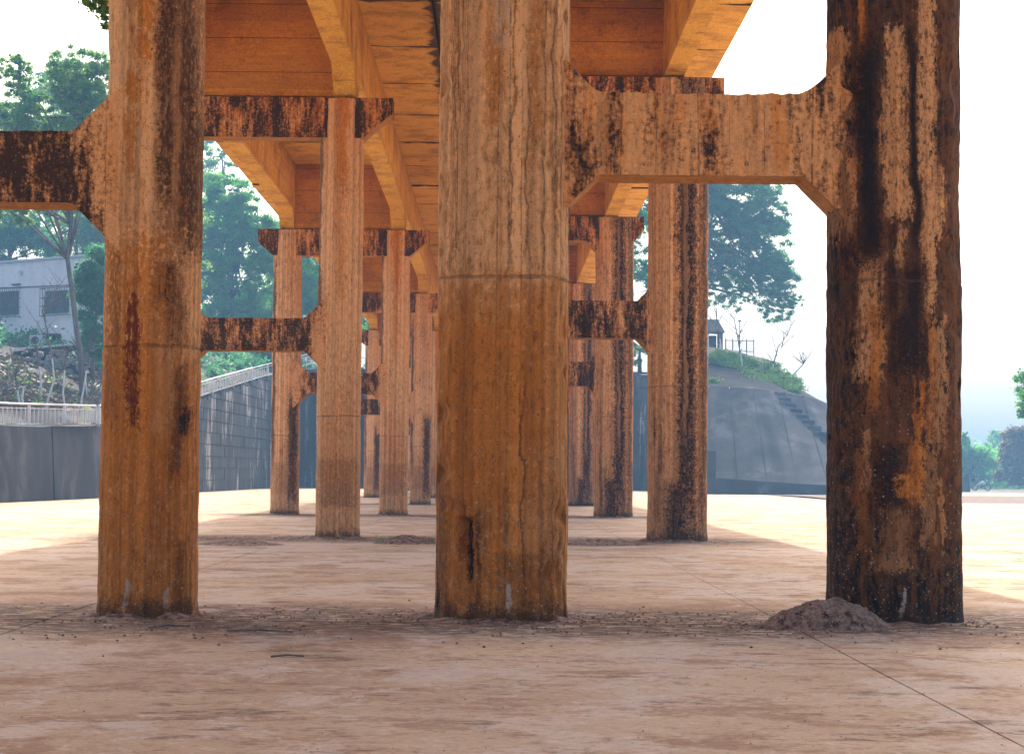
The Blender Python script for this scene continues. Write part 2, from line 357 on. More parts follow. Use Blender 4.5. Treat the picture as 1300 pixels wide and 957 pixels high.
M['colC0'] = column_mat('stained_concrete_centre', 0, TAN, ORG, bl(641, [
    ('orange', 612, 636, 35, 160, .85), ('orange', 600, 625, -60, 60, .5), ('orange', 672, 686, -40, 175, .6), ('white', 622, 642, -40, 60, .4),
    ('pale', 640, 720, 200, 345, .55), ('pale', 575, 620, 150, 345, .45), ('dark', 726, 745, 80, 330, .7),
    ('dark', 577, 580, -40, 330, .35), ('dark', 648, 651, -40, 340, .45), ('dark', 668, 671, 60, 340, .4), ('dark', 702, 705, -40, 330, .4), ('pale', 582, 612, -40, 340, .8), ('pale', 652, 668, -40, 340, .8), ('tan', 690, 722, 380, 620, .4), ('brown', 556, 575, 600, 790, .8), ('brown', 630, 700, 700, 790, .55), ('tan', 650, 720, 560, 700, .5),
    ('orange', 565, 700, 400, 640, .75), ('orange', 584, 602, 668, 720, 1.0), ('rust', 598, 606, 690, 735, .9), ('white', 646, 652, 738, 778, .8),
    ('dark', 612, 618, 650, 770, .5), ('dark', 555, 562, 690, 790, .8), ('dark', 602, 607, 662, 738, 1.0), ('rust', 587, 600, 676, 712, .6), ('dark', 666, 669, 480, 760, .45)]), dark=.05, orange=.25, boards=1.0, wet=435)
M['colD0'] = column_mat('stained_concrete_right', 0, BLK, BLK, bl(1139, [
    ('brown', 1052, 1225, -60, 760, .40), ('brown', 1190, 1226, -60, 700, .6),
    ('tan', 1046, 1070, 20, 100, .8), ('pink', 1048, 1082, 110, 300, .5), ('orange', 1082, 1092, -40, 50, .8),
    ('pink', 1116, 1147, 25, 180), ('pink', 1110, 1147, 140, 275), ('pink', 1157, 1184, -60, 220), ('pink', 1158, 1180, 180, 400), ('pink', 1164, 1192, 205, 300),
    ('pink', 1080, 1116, 320, 480, .95), ('pink', 1128, 1142, 280, 400, .7), ('orange', 1096, 1112, 380, 520, .8), ('orange', 1140, 1165, 560, 640, .7), ('pink', 1166, 1196, 400, 560, .55), ('tan', 1100, 1150, 640, 720, .45), ('orange', 1080, 1100, 560, 700, .45), ('tan', 1160, 1185, 560, 690, .4), ('tan', 1075, 1082, 190, 260, .8), ('brown', 1078, 1150, 480, 700, .4),
    ('dark', 1084, 1110, 40, 330, .95), ('dark', 1148, 1156, 30, 300, .9), ('dark', 1120, 1165, 330, 470, .8), ('dark', 1100, 1140, 560, 640, .7), ('orange', 1150, 1162, 480, 600, .95),
    ('orange', 1128, 1165, 598, 628, .9), ('orange', 1165, 1180, 400, 560, .5), ('tan', 1186, 1192, 600, 700, .7),
    ('tan', 1090, 1100, 540, 620, .5), ('white', 1136, 1141, 742, 776, .9)]), dark=.50, orange=.3, wet=435, lowmix=.3)
M['colAB'] = column_mat('pinkish_concrete_column', 0, PINK, TAN, [('orange', -20, 26, -640, -190, 1.0), ('pale', -52, -14, -600, 130, .8), ('pale', 18, 52, -500, 330, .8), ('orange', -10, 12, -200, 120, .6), ('dark', -66, -52, -500, 240, .7), ('brown', -60, 60, 560, 700, .55), ('orange', -40, 40, 350, 640, .35)],
    dark=.22, orange=.35, wet=344, lowmix=.35)
M['colA'] = column_mat('pink_concrete_column_with_black_side', 0, PINK, TAN, [('pale', -40, 30, 100, 500, .6), ('dark', 14, 60, 260, 740, .9), ('dark', -62, -44, -300, 600, .8), ('brown', -60, 60, 560, 700, .4)],
    dark=.3, orange=.2, wet=344, lowmix=.3)
M['colD'] = column_mat('black_streaked_concrete_column', 0, TAN, BRN, [('dark', -10, 50, -650, 790, 1.0), ('pink', 8, 22, -500, 500, .45), ('brown', 44, 88, -650, 700, .6), ('dark', 60, 80, -500, 790, .6), ('dark', -66, -50, 100, 790, .5), ('pink', -70, -30, -400, 500, .6), ('dark', -40, 10, 620, 790, .8)],
    dark=.34, orange=.3, boards=.9, wet=435, lowmix=.25)
M['tieAB'] = beam_mat('black_mottled_tie', PINK, TAN, dark=.62, orange=.3, ends=((-925, 62), (-446, 62)))
M['tieCD0'] = beam_mat('tan_tie_beam', TAN, (.56, .30, .14), dark=-.10, orange=.6, extra=((104, 26), (470, 40), (150, 12), (415, 10)), seams=.7)
M['tieCD'] = beam_mat('dark_tie_beam', PINK, BRN, dark=.55, orange=.4, ends=((8, 70), (507, 70)))
M['cap'] = beam_mat('mottled_cap', TAN, ORG, dark=.5, orange=.7)
M['soffit'] = form_mat('board_marked_slab', (.90, .53, .11), (.68, .35, .05), 'x', None, 1, dark=.6, stain=-192)
M['girder'] = form_mat('board_marked_girder', (.88, .49, .08), (.68, .33, .042), 'y', 'z', 60 * U, dark=.1)
M['diaph'] = form_mat('board_marked_wall', (.78, .36, .035), (.56, .22, .022), 'x', 'z', 98 * U, dark=.7)

def ground_mat():
    n = NT('dusty_concrete_floor'); geo = n.t.nodes.new('ShaderNodeNewGeometry'); P = geo.outputs['Position']
    a = n.noise(.30, 7, .62, vec=P, rnd=False); b = n.noise(1.3, 8, .7, vec=n.V(P, (.8, 1.0, 1)), seed=3, rnd=False, dist=.6)
    c = n.noise(14, 5, .7, vec=P, seed=5, rnd=False); fine = n.noise(90, 3, .6, vec=P, seed=7, rnd=False)
    col = n.mix(n.ss(a, .36, .64), (.50, .335, .20), (.60, .43, .275))
    col = n.mix(n.M('MULTIPLY', n.ss(n.M('ADD', n.M('MULTIPLY', b, .75), n.M('MULTIPLY', c, .25)), .49, .57), .65), col, (.30, .15, .08))
    col = n.mix(n.M('MULTIPLY', n.ss(n.noise(.8, 8, .72, vec=n.V(P, (1.0, .6, 1)), seed=13, rnd=False), .50, .56), .8), col, (.62, .49, .37))
    col = n.mix(n.M('MULTIPLY', n.ss(n.noise(2.2, 7, .75, vec=n.V(P, (.5, 1.0, 1)), seed=17, rnd=False), .565, .62), .7), col, (.15, .08, .05))
    X, Y, Z = n.xyz(P)
    # litter and soot gathered along every row of piers
    t = n.M('FRACT', n.M('DIVIDE', n.M('ADD', Y, -DU * 1.0 + DU * 12.2 + .0), DU * 1.22))
    t = n.M('MULTIPLY', n.M('SUBTRACT', .5, n.M('ABSOLUTE', n.M('SUBTRACT', t, .5))), DU * 1.22)   # metres to nearest pier row
    t = n.M('ADD', t, n.M('MULTIPLY', n.M('SUBTRACT', b, .5), 4.0))
    gr0 = n.noise(7, 8, .8, vec=n.V(P, (.6, 1, 1)), seed=61, rnd=False)
    inner = n.ss(n.M('ABSOLUTE', n.M('ADD', X, 1.4)), 7.2, 5.6)
    near = n.M('MULTIPLY', n.M('MULTIPLY', n.ss(t, 3.0, .9), inner), n.ss(gr0, .40, .52))
    col = n.mix(n.M('MULTIPLY', near, .92), col, (.085, .045, .03))
    col = n.mix(n.M('MULTIPLY', n.ss(c, .60, .70), .5), col, (.20, .11, .08))
    col = n.mix(n.M('MULTIPLY', n.ss(fine, .64, .70), .5), col, (.12, .07, .05))
    gr = n.noise(5, 8, .8, vec=P, seed=23, rnd=False)
    col = n.mix(n.M('MULTIPLY', n.ss(gr, .56, .64), .6), col, (.13, .065, .04)); col = n.mix(n.M('MULTIPLY', n.ss(gr, .46, .38), .6), col, (.74, .58, .43))
    g3 = n.noise(19, 7, .82, vec=n.V(P, (.7, 1, 1)), seed=29, rnd=False)
    col = n.mix(n.M('MULTIPLY', n.ss(g3, .53, .62), .6), col, n.mix(1.0, col, (.42, .34, .30), 'MULTIPLY')); col = n.mix(n.M('MULTIPLY', n.ss(g3, .48, .40), .5), col, n.mix(1.0, col, (1.28, 1.26, 1.24), 'MULTIPLY'))
    h = n.M('ADD', n.M('MULTIPLY', b, .6), n.M('ADD', n.M('MULTIPLY', c, .5), n.M('MULTIPLY', fine, .25)))
    return n.finish(col, .95, h, .9, .02)
M['ground'] = ground_mat()
M['earth'] = simple_mat('dry_earth', (.20, .12, .08), (.10, .065, .05), 2.5, bdist=.05)
M['soilhill'] = simple_mat('dark_soil', (.012, .010, .009), (.038, .028, .024), 1.2, bdist=.08)
M['far'] = simple_mat('far_grass', (.09, .10, .05), (.16, .13, .08), .3)
def wall_mat(name, c1, c2, white, vs=(1.2, 1.2, .18)):
    n = NT(name); geo = n.t.nodes.new('ShaderNodeNewGeometry'); P = geo.outputs['Position']
    a = n.noise(1.0, 7, .65, vec=n.V(P, vs), rnd=False); b = n.noise(.25, 5, .6, vec=P, seed=4, rnd=False); c = n.noise(6, 5, .7, vec=P, seed=8, rnd=False)
    col = n.mix(n.ss(a, .36, .64), c1, c2)
    col = n.mix(n.M('MULTIPLY', n.ss(n.M('ADD', n.M('MULTIPLY', b, .5), n.M('MULTIPLY', a, .5)), .53, .60), white), col, (.40, .40, .40))
    col = n.mix(n.M('MULTIPLY', n.ss(c, .56, .68), .5), col, tuple(x * .5 for x in c1))
    return n.finish(col, .92, c, .5, .03)
M['wallL'] = wall_mat('dark_retaining_concrete', (.018, .020, .030), (.05, .05, .065), .12, (.5, .5, .3))
M['block'] = wall_mat('grey_blockwork', (.022, .022, .028), (.06, .06, .065), .95, (.9, .9, .22))
M['slope'] = wall_mat('grey_slope_paving', (.034, .028, .034), (.070, .060, .068), .14, (.5, .5, .5))
M['whitepaint'] = simple_mat('white_paint', (.62, .62, .62), (.72, .72, .72), 6)
M['bark'] = simple_mat('grey_bark', (.10, .085, .075), (.20, .17, .15), 6, vec=(1, 1, .25))
M['limewash'] = simple_mat('limewashed_bark', (.55, .55, .53), (.75, .75, .72), 8)
M['housewall'] = wall_mat('white_render', (.82, .72, .68), (.88, .80, .76), .2)
M['glass'] = simple_mat('dark_window_glass', (.05, .06, .07), (.12, .12, .12), 2, rough=.2, spec=.5)
M['iron'] = simple_mat('dark_iron', (.08, .07, .07), (.16, .13, .12), 9)
M['brick'] = simple_mat('red_brick', (.28, .11, .08), (.20, .08, .06), 5)
M['rubble'] = simple_mat('rubble_stone', (.24, .21, .20), (.42, .38, .36), 3, bdist=.04)
M['coping'] = simple_mat('pale_coping', (.55, .55, .56), (.68, .68, .68), 5)
M['leafA'] = leaf_mat('foliage_mid', (.05, .24, .10), (.18, .42, .09), .5)
M['leafB'] = leaf_mat('foliage_dark', (.03, .17, .12), (.10, .30, .14), .5)
M['leafC'] = leaf_mat('foliage_bright', (.07, .19, .02), (.20, .34, .035), .45)
M['leafD'] = leaf_mat('foliage_dry_reddish', (.12, .07, .05), (.16, .10, .05))
M['leafE'] = leaf_mat('foliage_olive', (.05, .22, .11), (.30, .42, .08), .5)
M['drybrush'] = leaf_mat('dry_leaf_litter', (.06, .045, .035), (.16, .12, .09), .15)
M['stone'] = simple_mat('grit', (.34, .21, .14), (.12, .07, .05), 12)
M['palestone'] = simple_mat('pale_pebble', (.42, .34, .28), (.22, .15, .11), 12)
M['mound'] = simple_mat('mortar_heap', (.42, .27, .19), (.06, .035, .025), 16, bdist=.03, bstr=1.0)

# ---------------------------------------------------------------- piers
XA, XB, XC, XD = -925, -448, 8, 516
RAB, RCD = 62.5, 84.0
DEP = [1 + 1.22 * k for k in range(-1, 7)]           # depth of each pier row in DU; DEP[0] is behind the eye

def column_mesh(name, r, n_exp, ztop, hero=None, na=64, nz=40, flutes=False, seed=0):
    rs = random.Random(seed)
    nb = 26; edges = sorted(rs.random() for _ in range(nb)); offs = [rs.uniform(-1.3, 1.3) for _ in range(nb + 1)]
    def f(u, v):
        a = u * 2 * math.pi; c, s = math.cos(a), math.sin(a)
        k = (abs(c) ** n_exp + abs(s) ** n_exp) ** (-1.0 / n_exp)
        x, y, z = r * k * c, r * k * s, v * ztop
        off = 0.0
        p = Vector((x, y, z))
        off += mnoise.noise(p * .012 + Vector((seed, 0, 0))) * 2.2 + mnoise.noise(p * .06 + Vector((0, seed, 0))) * (.9 if hero else .5)
        if flutes:
            i = sum(1 for e in edges if e < u); off += offs[i] * (1.0 if z > 240 else .45)
        if hero:
            off += mnoise.noise(Vector((x * .09, y * .09, z * .09 + seed))) * .5
            cor = abs(abs(c) - .707) < .2 and n_exp > 2.4          # bruised arrises
            if cor:
                q = mnoise.noise(Vector((x * .02, y * .02, z * .035 + seed * 3)))
                if q > .15: off -= (q - .15) * 12
        else:
            pass
        jj = {'B0': 344, 'C0': 435, 'D0': 435}.get(hero, None)
        if jj:
            if z < jj: off += .6
            if abs(z - jj) < 2.5: off -= 1.2
        if hero == 'C0' and y < 0:
            # spalled hollow near the foot
            xx = x + 641 - 641; X0, Z0 = (595 - 637), 787 - 690
            w = 10 + 4 * mnoise.noise(Vector((z * .08, 3, 1)))
            if z > Z0 - 40 and z < Z0 + 32:
                d = abs(x - X0 - (Z0 - z) * .15) / w
                if d < 1: off -= 13 * (1 - d ** 6) * (1.0 if z > Z0 - 12 else .45)
        if hero == 'D0' and x < -60 and y < 0:
            q = mnoise.noise(Vector((2, 5, z * .02))) + .5 * mnoise.noise(Vector((2, 5, z * .07)))
            if q > .1: off -= q * 8
        if z < 18: off += (18 - z) * .12
        g = (r + off) / r
        return (x * g * U, y * g * U, z * U)
    return grid_mesh(name, na, nz, f, True, closed_u=True)

def beam_mesh(name, x0, x1, zb, zt, y0, y1, top=None, bot=None, step=5.0, rag=0.0, rows=8, seed=0):
    """beam along x in local units; top(x), bot(x) give added height/depth; ragged top edge"""
    top = top or (lambda x: 0.0); bot = bot or (lambda x: 0.0)
    nx = max(2, int((x1 - x0) / step) + 1); v = []; f = []
    ring = []
    for i in range(nx):
        x = x0 + (x1 - x0) * i / (nx - 1); zz0 = zb - bot(x); zz1 = zt + top(x)
        if rag: zz1 += rag * (.7 * mnoise.noise(Vector((x * .021, seed, 0.3))) + .5 * mnoise.noise(Vector((x * .083, seed, 4.7))) + .45 * abs(mnoise.noise(Vector((x * .31, seed, 8)))))
        loop = []
        for j in range(rows + 1): loop.append((y0, zz0 + (zz1 - zz0) * j / rows))
        for j in range(rows + 1): loop.append((y1, zz1 + (zz0 - zz1) * j / rows))
        for (y, z) in loop:
            e = mnoise.noise(Vector((x * .03, y * .03, z * .03 + seed))) * 1.2 + mnoise.noise(Vector((x * .13, z * .13, seed))) * .8
            v.append((x * U, (y + (e if y < 0 else -e)) * U, (z + (mnoise.noise(Vector((x * .1, y, seed + 9))) * 1.0 if rag else 0)) * U))
    k = 2 * (rows + 1)
    for i in range(nx - 1):
        for j in range(k):
            a = i * k + j; b = i * k + (j + 1) % k
            f.append((a, a + k, b + k, b))
    f.append(tuple(range(k))); f.append(tuple((nx - 1) * k + j for j in range(k))[::-1])
    return mesh(name, v, f, False)

def haunch(xa, xb, ra, rb, size, extra):
    """45 degree fillets where a beam meets the columns at xa and xb"""
    def fn(x):
        h = 0.0
        d = x - (xa + ra); h = max(h, size - d) if d < size else h
        d = (xb - rb) - x; h = max(h, size - d) if d < size else h
        return min(h, size + extra)
    return fn

hero_cfg = {'B': ('B0', 2.0), 'C': ('C0', 3.0), 'D': ('D0', 2.8)}
cm_AB = column_mesh('column', RAB, 2.05, 1060, None, 56, 36, seed=1)
cm_AB2 = column_mesh('column', RAB, 2.05, 1060, None, 56, 36, seed=5)
cm_CD = column_mesh('column', RCD, 2.8, 1125, None, 72, 40, flutes=True, seed=3)
ordw = ['rearmost unseen', 'nearest', 'second', 'third', 'fourth', 'fifth', 'sixth', 'seventh']
labAB = {0: 'slender concrete pier pair standing behind the viewpoint on the left line',
         1: 'nearest slender pier of the left line, tie running out of frame to the left',
         2: 'second slender pier of the left line, mottled black cap above its tie',
         3: 'third slender pier of the left line, black wedge on its pink left column',
         4: 'fourth slender pier of the left line, black streaked column beside the big centre column',
         5: 'fifth slender pier of the left line, small pale column in the gap beside the centre',
         6: 'sixth slender pier of the left line, far back near the block wall',
         7: 'last slender pier of the left line, against the block wall'}
labCD = {0: 'stout concrete pier pair standing behind the viewpoint on the right line',
         1: 'nearest stout pier, fat centre column tied to a black stained right column',
         2: 'second stout pier of the right line, black central streak down its right column',
         3: 'third stout pier of the right line, broad cap with chamfered end over black streaked column',
         4: 'fourth stout pier of the right line, dark column just right of the big centre column',
         5: 'fifth stout pier of the right line, hidden mostly by the centre column',
         6: 'sixth stout pier of the right line, far back near the block wall',
         7: 'last stout pier of the right line, against the block wall'}
TZ0, TZ1 = 341 + 186, 433 + 186          # AB tie bottom and top above the floor
CZ0, CZ1 = 385 + 186, 491 + 186          # CD tie
AC0, AC1 = 948 + 186, 1063 + 186         # AB cap
DC0, DC1 = 1022 + 186, 1130 + 186        # CD cap
def rebuild_cols():
    global cm_AB, cm_AB2, cm_CD
    cm_AB = column_mesh('column', RAB, 2.05, AC1 - 3, None, 56, 40, seed=1); cm_CD = column_mesh('column', RCD, 2.8, DC1 - 3, None, 72, 44, flutes=True, seed=3)
    cm_AB2 = column_mesh('column', RAB, 2.05, AC1 - 3, None, 56, 40, seed=5)
rebuild_cols()
tie_AB = beam_mesh('tie', XA, XB, TZ0, TZ1, -52, 34, haunch(XA, XB, RAB, RAB, 35, 36), haunch(XA, XB, RAB, RAB, 35, 36), step=6, rag=1.5, seed=2)
tie_CD = beam_mesh('tie', XC, XD, CZ0, CZ1, -54, 36, haunch(XC, XD, RCD, RCD, 36, 12), haunch(XC, XD, RCD, RCD, 36, 20), step=4, rag=1.6, seed=4)
def cap_end(xa, xb, ra, ov, drop):
    # bottom edge rises beyond the outer faces of the columns: negative "bot"
    def fn(x):
        d = max((xa - ra) - x, x - (xb + ra))
        return -max(0.0, min(drop, d * drop / (ov * .95))) if d > 0 else 0.0
    return fn
cap_AB = beam_mesh('cap', XA - 128, XB + 146 - 0, AC0, AC1, -50, 34, None, cap_end(XA, XB, RAB, 80, 66), step=8, seed=6)
ch = haunch(XC, XD, RCD, RCD, 42, 10); ce = cap_end(XC, XD, RCD, 42, 50)
cap_CD = beam_mesh('cap', XC - 126, XD + 126, DC0, DC1, -62, 40, None, lambda x: (ch(x) if XC < x < XD else ce(x)), step=6, seed=8)
YC = 30            # column axis lies this far behind the front of the foot, in units (the measured rows are the fronts)
for k, d in enumerate(DEP):
    y = (d * F + 62) * U
    t = thing('concrete_pier', labAB[k], 'pier', (0, y, 0), group='slender piers of the left line')
    for X, tagc in ((XA, 'A'), (XB, 'B')):
        if k == 1 and tagc == 'B':
            me = column_mesh('column', RAB, 2.05, AC1 - 3, 'B0', 150, 330, seed=11); mt = M['colB0']
            link('column', me, mt, t, (X * U, 0, 0))
        else:
            me = (cm_AB if (k + (tagc == 'A')) % 2 else cm_AB2).copy(); mt = M['colA'] if tagc == 'A' else M['colAB']
            if k == 4 and tagc == 'B': mt = M['colA']
            o = link('column', me, mt, t, (X * U, 0, 0))
    link('tie_beam', tie_AB, M['tieAB'], t); link('cap_beam', cap_AB, M['cap'], t)
    t = thing('concrete_pier', labCD[k], 'pier', (0, y + 10 * U, 0), group='stout piers of the right line')
    for X, tagc in ((XC, 'C'), (XD, 'D')):
        if k == 1:
            me = column_mesh('column', RCD, 3.0 if tagc == 'C' else 2.7, DC1 - 3, tagc + '0', 220, 340, flutes=True, seed=21 if tagc == 'C' else 31)
            link('column', me, M['col' + tagc + '0'], t, (X * U, 0, 0))
        else:
            link('column', cm_CD.copy(), M['colD'], t, (X * U, 0, 0))
    if k == 1:
        def curve(x):
            d = min(x - (XC + RCD), (XD - RCD) - x); L_ = 52.0
            return 0.0 if d > L_ else min(40.0, 36.0 * ((L_ - d) / L_) ** 1.7)
        rag = beam_mesh('tie', XC, XD, CZ0, CZ1, -50, 36, curve, haunch(XC, XD, RCD, RCD, 38, 3), step=3, rag=4.5, rows=14, seed=14)
        link('tie_beam', rag, M['tieCD0'], t)
    else: link('tie_beam', tie_CD, M['tieCD'], t)
    link('cap_beam', cap_CD, M['cap'], t)

# ---------------------------------------------------------------- deck spans
ZS = 1352 + 186            # underside of the slab
GA = 1145 + 186; GC = 1133 + 186
def deck(kind, k):
    d0, d1 = DEP[k], DEP[k + 1]; y0 = (d0 * F + 62 + (10 if kind == 'CD' else 0)) * U
    Lu = (d1 - d0) * F; names = ['overhead', 'first', 'second', 'third', 'fourth', 'fifth', 'sixth']
    if kind == 'AB':
        lab = '%s span of the left orange deck, girders with angled ends resting on the slender piers' % names[k]
        X0, X1, g0, g1, zb, zs, w = -1165, -196, -957, -471, GA, AC1 + 1.2, 63
    else:
        lab = '%s span of the right orange deck, straight girders resting on the stout piers' % names[k]
        X0, X1, g0, g1, zb, zs, w = -188, 727, -24, 469, GC, DC1 + 1.2, 58
    t = thing('deck_span', lab, 'bridge deck', (0, y0, 0), group='deck spans carried by the piers')
    e = 3.0
    for gx in (g0, g1):
        m = MB(); h = 120 if kind == 'AB' else 30
        poly = [(e, zs), (40, zs), (40 + h, zb), (Lu - 40 - h, zb), (Lu - 40, zs), (Lu - e, zs), (Lu - e, ZS - .5), (e, ZS - .5)]
        m.prism([(a * U, b * U) for a, b in poly], 'x', gx * U, (gx + w) * U)
        m.build('girder', M['girder'], t)
    for a, b in ((e + 3, e + 33), (Lu - e - 33, Lu - e - 3)):
        MB().box(((g0 + w + .4) * U, a * U, (zs + 4) * U), ((g1 - .4) * U, b * U, (ZS - .8) * U)).build('diaphragm', M['diaph'], t)
    n = 5; pl = Lu / n
    for i in range(n):
        jz = [0, 4, 1, 5, 2][(i * 2 + k) % 5]
        m = MB().box((X0 * U, (i * pl + 3.2) * U, (ZS + max(0, jz)) * U), (X1 * U, ((i + 1) * pl - 3.2) * U, (ZS + 45) * U))
        m.build('slab_panel', M['soffit'], t)
    MB().box(((X0 + 4) * U, 4 * U, (ZS + 46) * U), ((X1 + 7.5 if kind == 'AB' else X1 - 4) * U, (Lu - 1) * U, (ZS + 60) * U)).build('deck_topping', M['tieAB'], t)
    if kind == 'AB':
        pass
for k in range(7): deck('AB', k); deck('CD', k)

# ---------------------------------------------------------------- floor
g = link('ground', mesh('ground', [(-900, -60, -.05), (900, -60, -.05), (900, 1800, -.05), (-900, 1800, -.05)], [(0, 1, 2, 3)]), M['far'], kind='structure')
pv = bpy.data.objects.new('pavement', None); COL.objects.link(pv); pv['kind'] = 'structure'
MB().box((-2900 * U, -.6 * DU, -.045), (4200 * U, 9.6 * DU, -.028)).build('bedding', M['earth'], pv)
xs = [-2900, -2416, -1488, -560, 368, 1296, 2224, 3152, 4200]; ys = [-.6] + [DEP[k] - .01 for k in range(0, 8)] + [9.55]
for i in range(len(xs) - 1):
    for j in range(len(ys) - 1):
        a = .9
        dz = random.uniform(-.004, .002)
        MB().box(((xs[i] + a) * U, ys[j] * DU + a * U, -.027), ((xs[i + 1] - a) * U, ys[j + 1] * DU - a * U, dz)).build('floor_slab', M['ground'], pv)

# ---------------------------------------------------------------- left retaining wall, hill, block wall
WP = [(-2960, 2.2, 225), (-2860, 3.4, 232), (-2795, 4.43, 239), (-2640, 5.17, 279), (-2640, 6.0, 398), (-2625, 6.89, 622), (-2534, 8.86, 1075)]
wd = [p[1] for p in WP]; wx = [p[0] for p in WP]; wz = [p[2] for p in WP]
def Wx(d): return float(np.interp(d, wd, wx))
def Wz(d): return float(np.interp(d, wd, wz))
EY = 186
rw = thing('retaining_wall', 'dark blue grey concrete retaining wall left of the floor, below the white railing', 'wall', (0, 0, 0))
n = 7
for i in range(n):
    d0 = 2.2 + (6.85 - 2.2) * i / n; d1 = 2.2 + (6.85 - 2.2) * (i + 1) / n - .012
    m = MB(); v = []
    for d in (d0, d1):
        x = Wx(d); z = Wz(d) + EY
        v += [(x * U, d * DU, -.05), ((x - 25) * U, d * DU, z * U), ((x - 120) * U, d * DU, z * U), ((x - 120) * U, d * DU, -.05)]
    m.v = v; m.f = [(0, 1, 2, 3), (7, 6, 5, 4), (0, 4, 5, 1), (1, 5, 6, 2), (2, 6, 7, 3), (3, 7, 4, 0)]
    m.build('panel', M['wallL'], rw)
# block wall: side leg climbing with the stair, then across the end of the floor
def hash01(*a): return random.Random(str(a)).random()
bw = thing('block_wall', 'tall pale blockwork wall closing the far end, streaked white and black', 'wall')
blk = [mesh('block', *(lambda m: (m.v, m.f))(MB().box((-.5, 0, 0), (.5, 1, 1)))) for _ in range(1)][0]
core = MB()
def lay(p0, p1, z0top, z1top, base_h=108, bl_len=330, depth=14):
    p0 = Vector((p0[0] * U, p0[1] * DU, 0)); p1 = Vector((p1[0] * U, p1[1] * DU, 0))
    L = (p1 - p0).length; ux = (p1 - p0).normalized(); nrm = Vector((-ux.y, ux.x, 0))     # nrm points away from the floor side
    ang = math.atan2(ux.y, ux.x)
    rows = int(math.ceil(max(z0top, z1top) / base_h))
    for r in range(rows):
        zb = r * base_h; s = -(bl_len * .5 * (r % 2)) * U
        while s < L:
            a = max(0, s); b = min(L, s + bl_len * U); c = (a + b) / 2
            tz = z0top + (z1top - z0top) * c / L
            if b - a > .12 and zb < tz - 10:
                hgt = min(base_h, tz - zb)
                o = link('block', blk, M['block'], bw)
                o.location = p0 + ux * c - nrm * (hash01(r, s) * .03) + Vector((0, 0, zb * U)); o.rotation_euler = (0, 0, ang)
                o.scale = (b - a - .05, .45, hgt * U - .05)
            s += bl_len * U
    nn = nrm * .06; nb = nrm * .5
    k = len(core.v)
    zt0, zt1 = (z0top - 6) * U, (z1top - 6) * U
    core.v += [p0 + nn, p1 + nn, p1 + nn + Vector((0, 0, zt1)), p0 + nn + Vector((0, 0, zt0)), p0 + nb, p1 + nb, p1 + nb + Vector((0, 0, zt1)), p0 + nb + Vector((0, 0, zt0))]
    core.f += [tuple(k + i for i in q) for q in ((0, 1, 2, 3), (5, 4, 7, 6), (4, 0, 3, 7), (1, 5, 6, 2), (3, 2, 6, 7))]
lay((-2632, 6.86), (-2534, 8.86), 606 + EY, 1075 + EY, bl_len=560)
lay((-2534, 8.86), (-2120, 9.3), 1075 + EY, 1225 + EY)
lay((-2120, 9.3), (1560, 9.3), 1225 + EY, 1225 + EY, bl_len=420)
lay((1560, 9.3), (2060, 8.35), 1225 + EY, 900 + EY, bl_len=420)
core.build('wall_core', M['wallL'], bw)

# hill on the left
def hillL(x, d):
    s = Wx(d) - x
    if s < 0: s = 0
    z = Wz(d) + min(.33 * s, 450) + .10 * max(0, s - 1364) 
    if d > 8.86: z += (d - 8.86) * 110
    p = Vector((x * .004, d * 6, 0))
    return z + mnoise.noise(p) * 38 * min(1, s / 200) + mnoise.noise(p * 4) * 10 * min(1, s / 100) + EY
def fL(u, v):
    d = 2.2 + u * 15; s = 20 + (v ** 1.6) * 9000
    x = Wx(d) - s
    return (x * U, d * DU, hillL(x, d) * U)
hl = link('hillside', grid_mesh('hillside', 120, 70, fL), M['soilhill'], kind='structure')
def fB(u, v):
    x = -2560 + u * 4600; d = 9.34 + v * 8
    return (x * U, d * DU, (1215 + EY + v * 900 + mnoise.noise(Vector((x * .004, d * 3, 2))) * 30 * min(1, v * 8)) * U)
link('terrace_ground', grid_mesh('terrace_ground', 40, 30, fB), M['soilhill'], kind='structure')
def hit(px, py, d0=4.0, d1=12.0):
    """where the pixel ray meets the left hill"""
    d = d0
    while d < d1:
        p = at(px, py, d)
        if p.x / U < Wx(d) and p.z < hillL(p.x / U, d) * U: return p, d
        d += .01
    return at(px, py, 6.5), 6.5

# right: paved conical slope, planted mound
cpx = [880, 905, 940, 980, 1018, 1060, 1110, 1160, 1210]
top_y = [486, 490, 492, 496, 502, 516, 538, 575, 617]; top_d = [8.35, 8.25, 8.2, 8.2, 8.25, 8.3, 8.4, 8.5, 8.6]
bpx = [880, 908, 955, 1003, 1052, 1105, 1150, 1190, 1216]; bas_y = [607, 608, 611, 614.5, 617, 619, 620, 621, 622]; bas_d = [7.75, 7.72, 7.7, 7.68, 7.66, 7.7, 7.8, 7.95, 8.2]
def slope_pt(u, v):
    i = u * (len(cpx) - 1); ks = range(len(cpx))
    a = at(np.interp(i, ks, bpx), np.interp(i, ks, bas_y), np.interp(i, ks, bas_d))
    b = at(np.interp(i, ks, cpx), np.interp(i, ks, top_y), np.interp(i, ks, top_d))
    return a.lerp(b, v)
em = thing('paved_embankment', 'grey concrete paved conical slope with stairs at the back right', 'embankment')
NP = 10
for i in range(NP):
    u0, u1 = i / NP + .0015, (i + 1) / NP - .0015
    me = grid_mesh('panel', 8, 10, lambda u, v: tuple(slope_pt(u0 + (u1 - u0) * u, v) + Vector((0, 0, .04 * mnoise.noise(Vector((u0 * 40 + u, v * 3, 0)))))))
    link('panel', me, M['slope'], em)
me = grid_mesh('slope_bed', 60, 6, lambda u, v: tuple(slope_pt(u, v) + Vector((0, .12, -.10))))
link('slope_bed', me, M['wallL'], em)
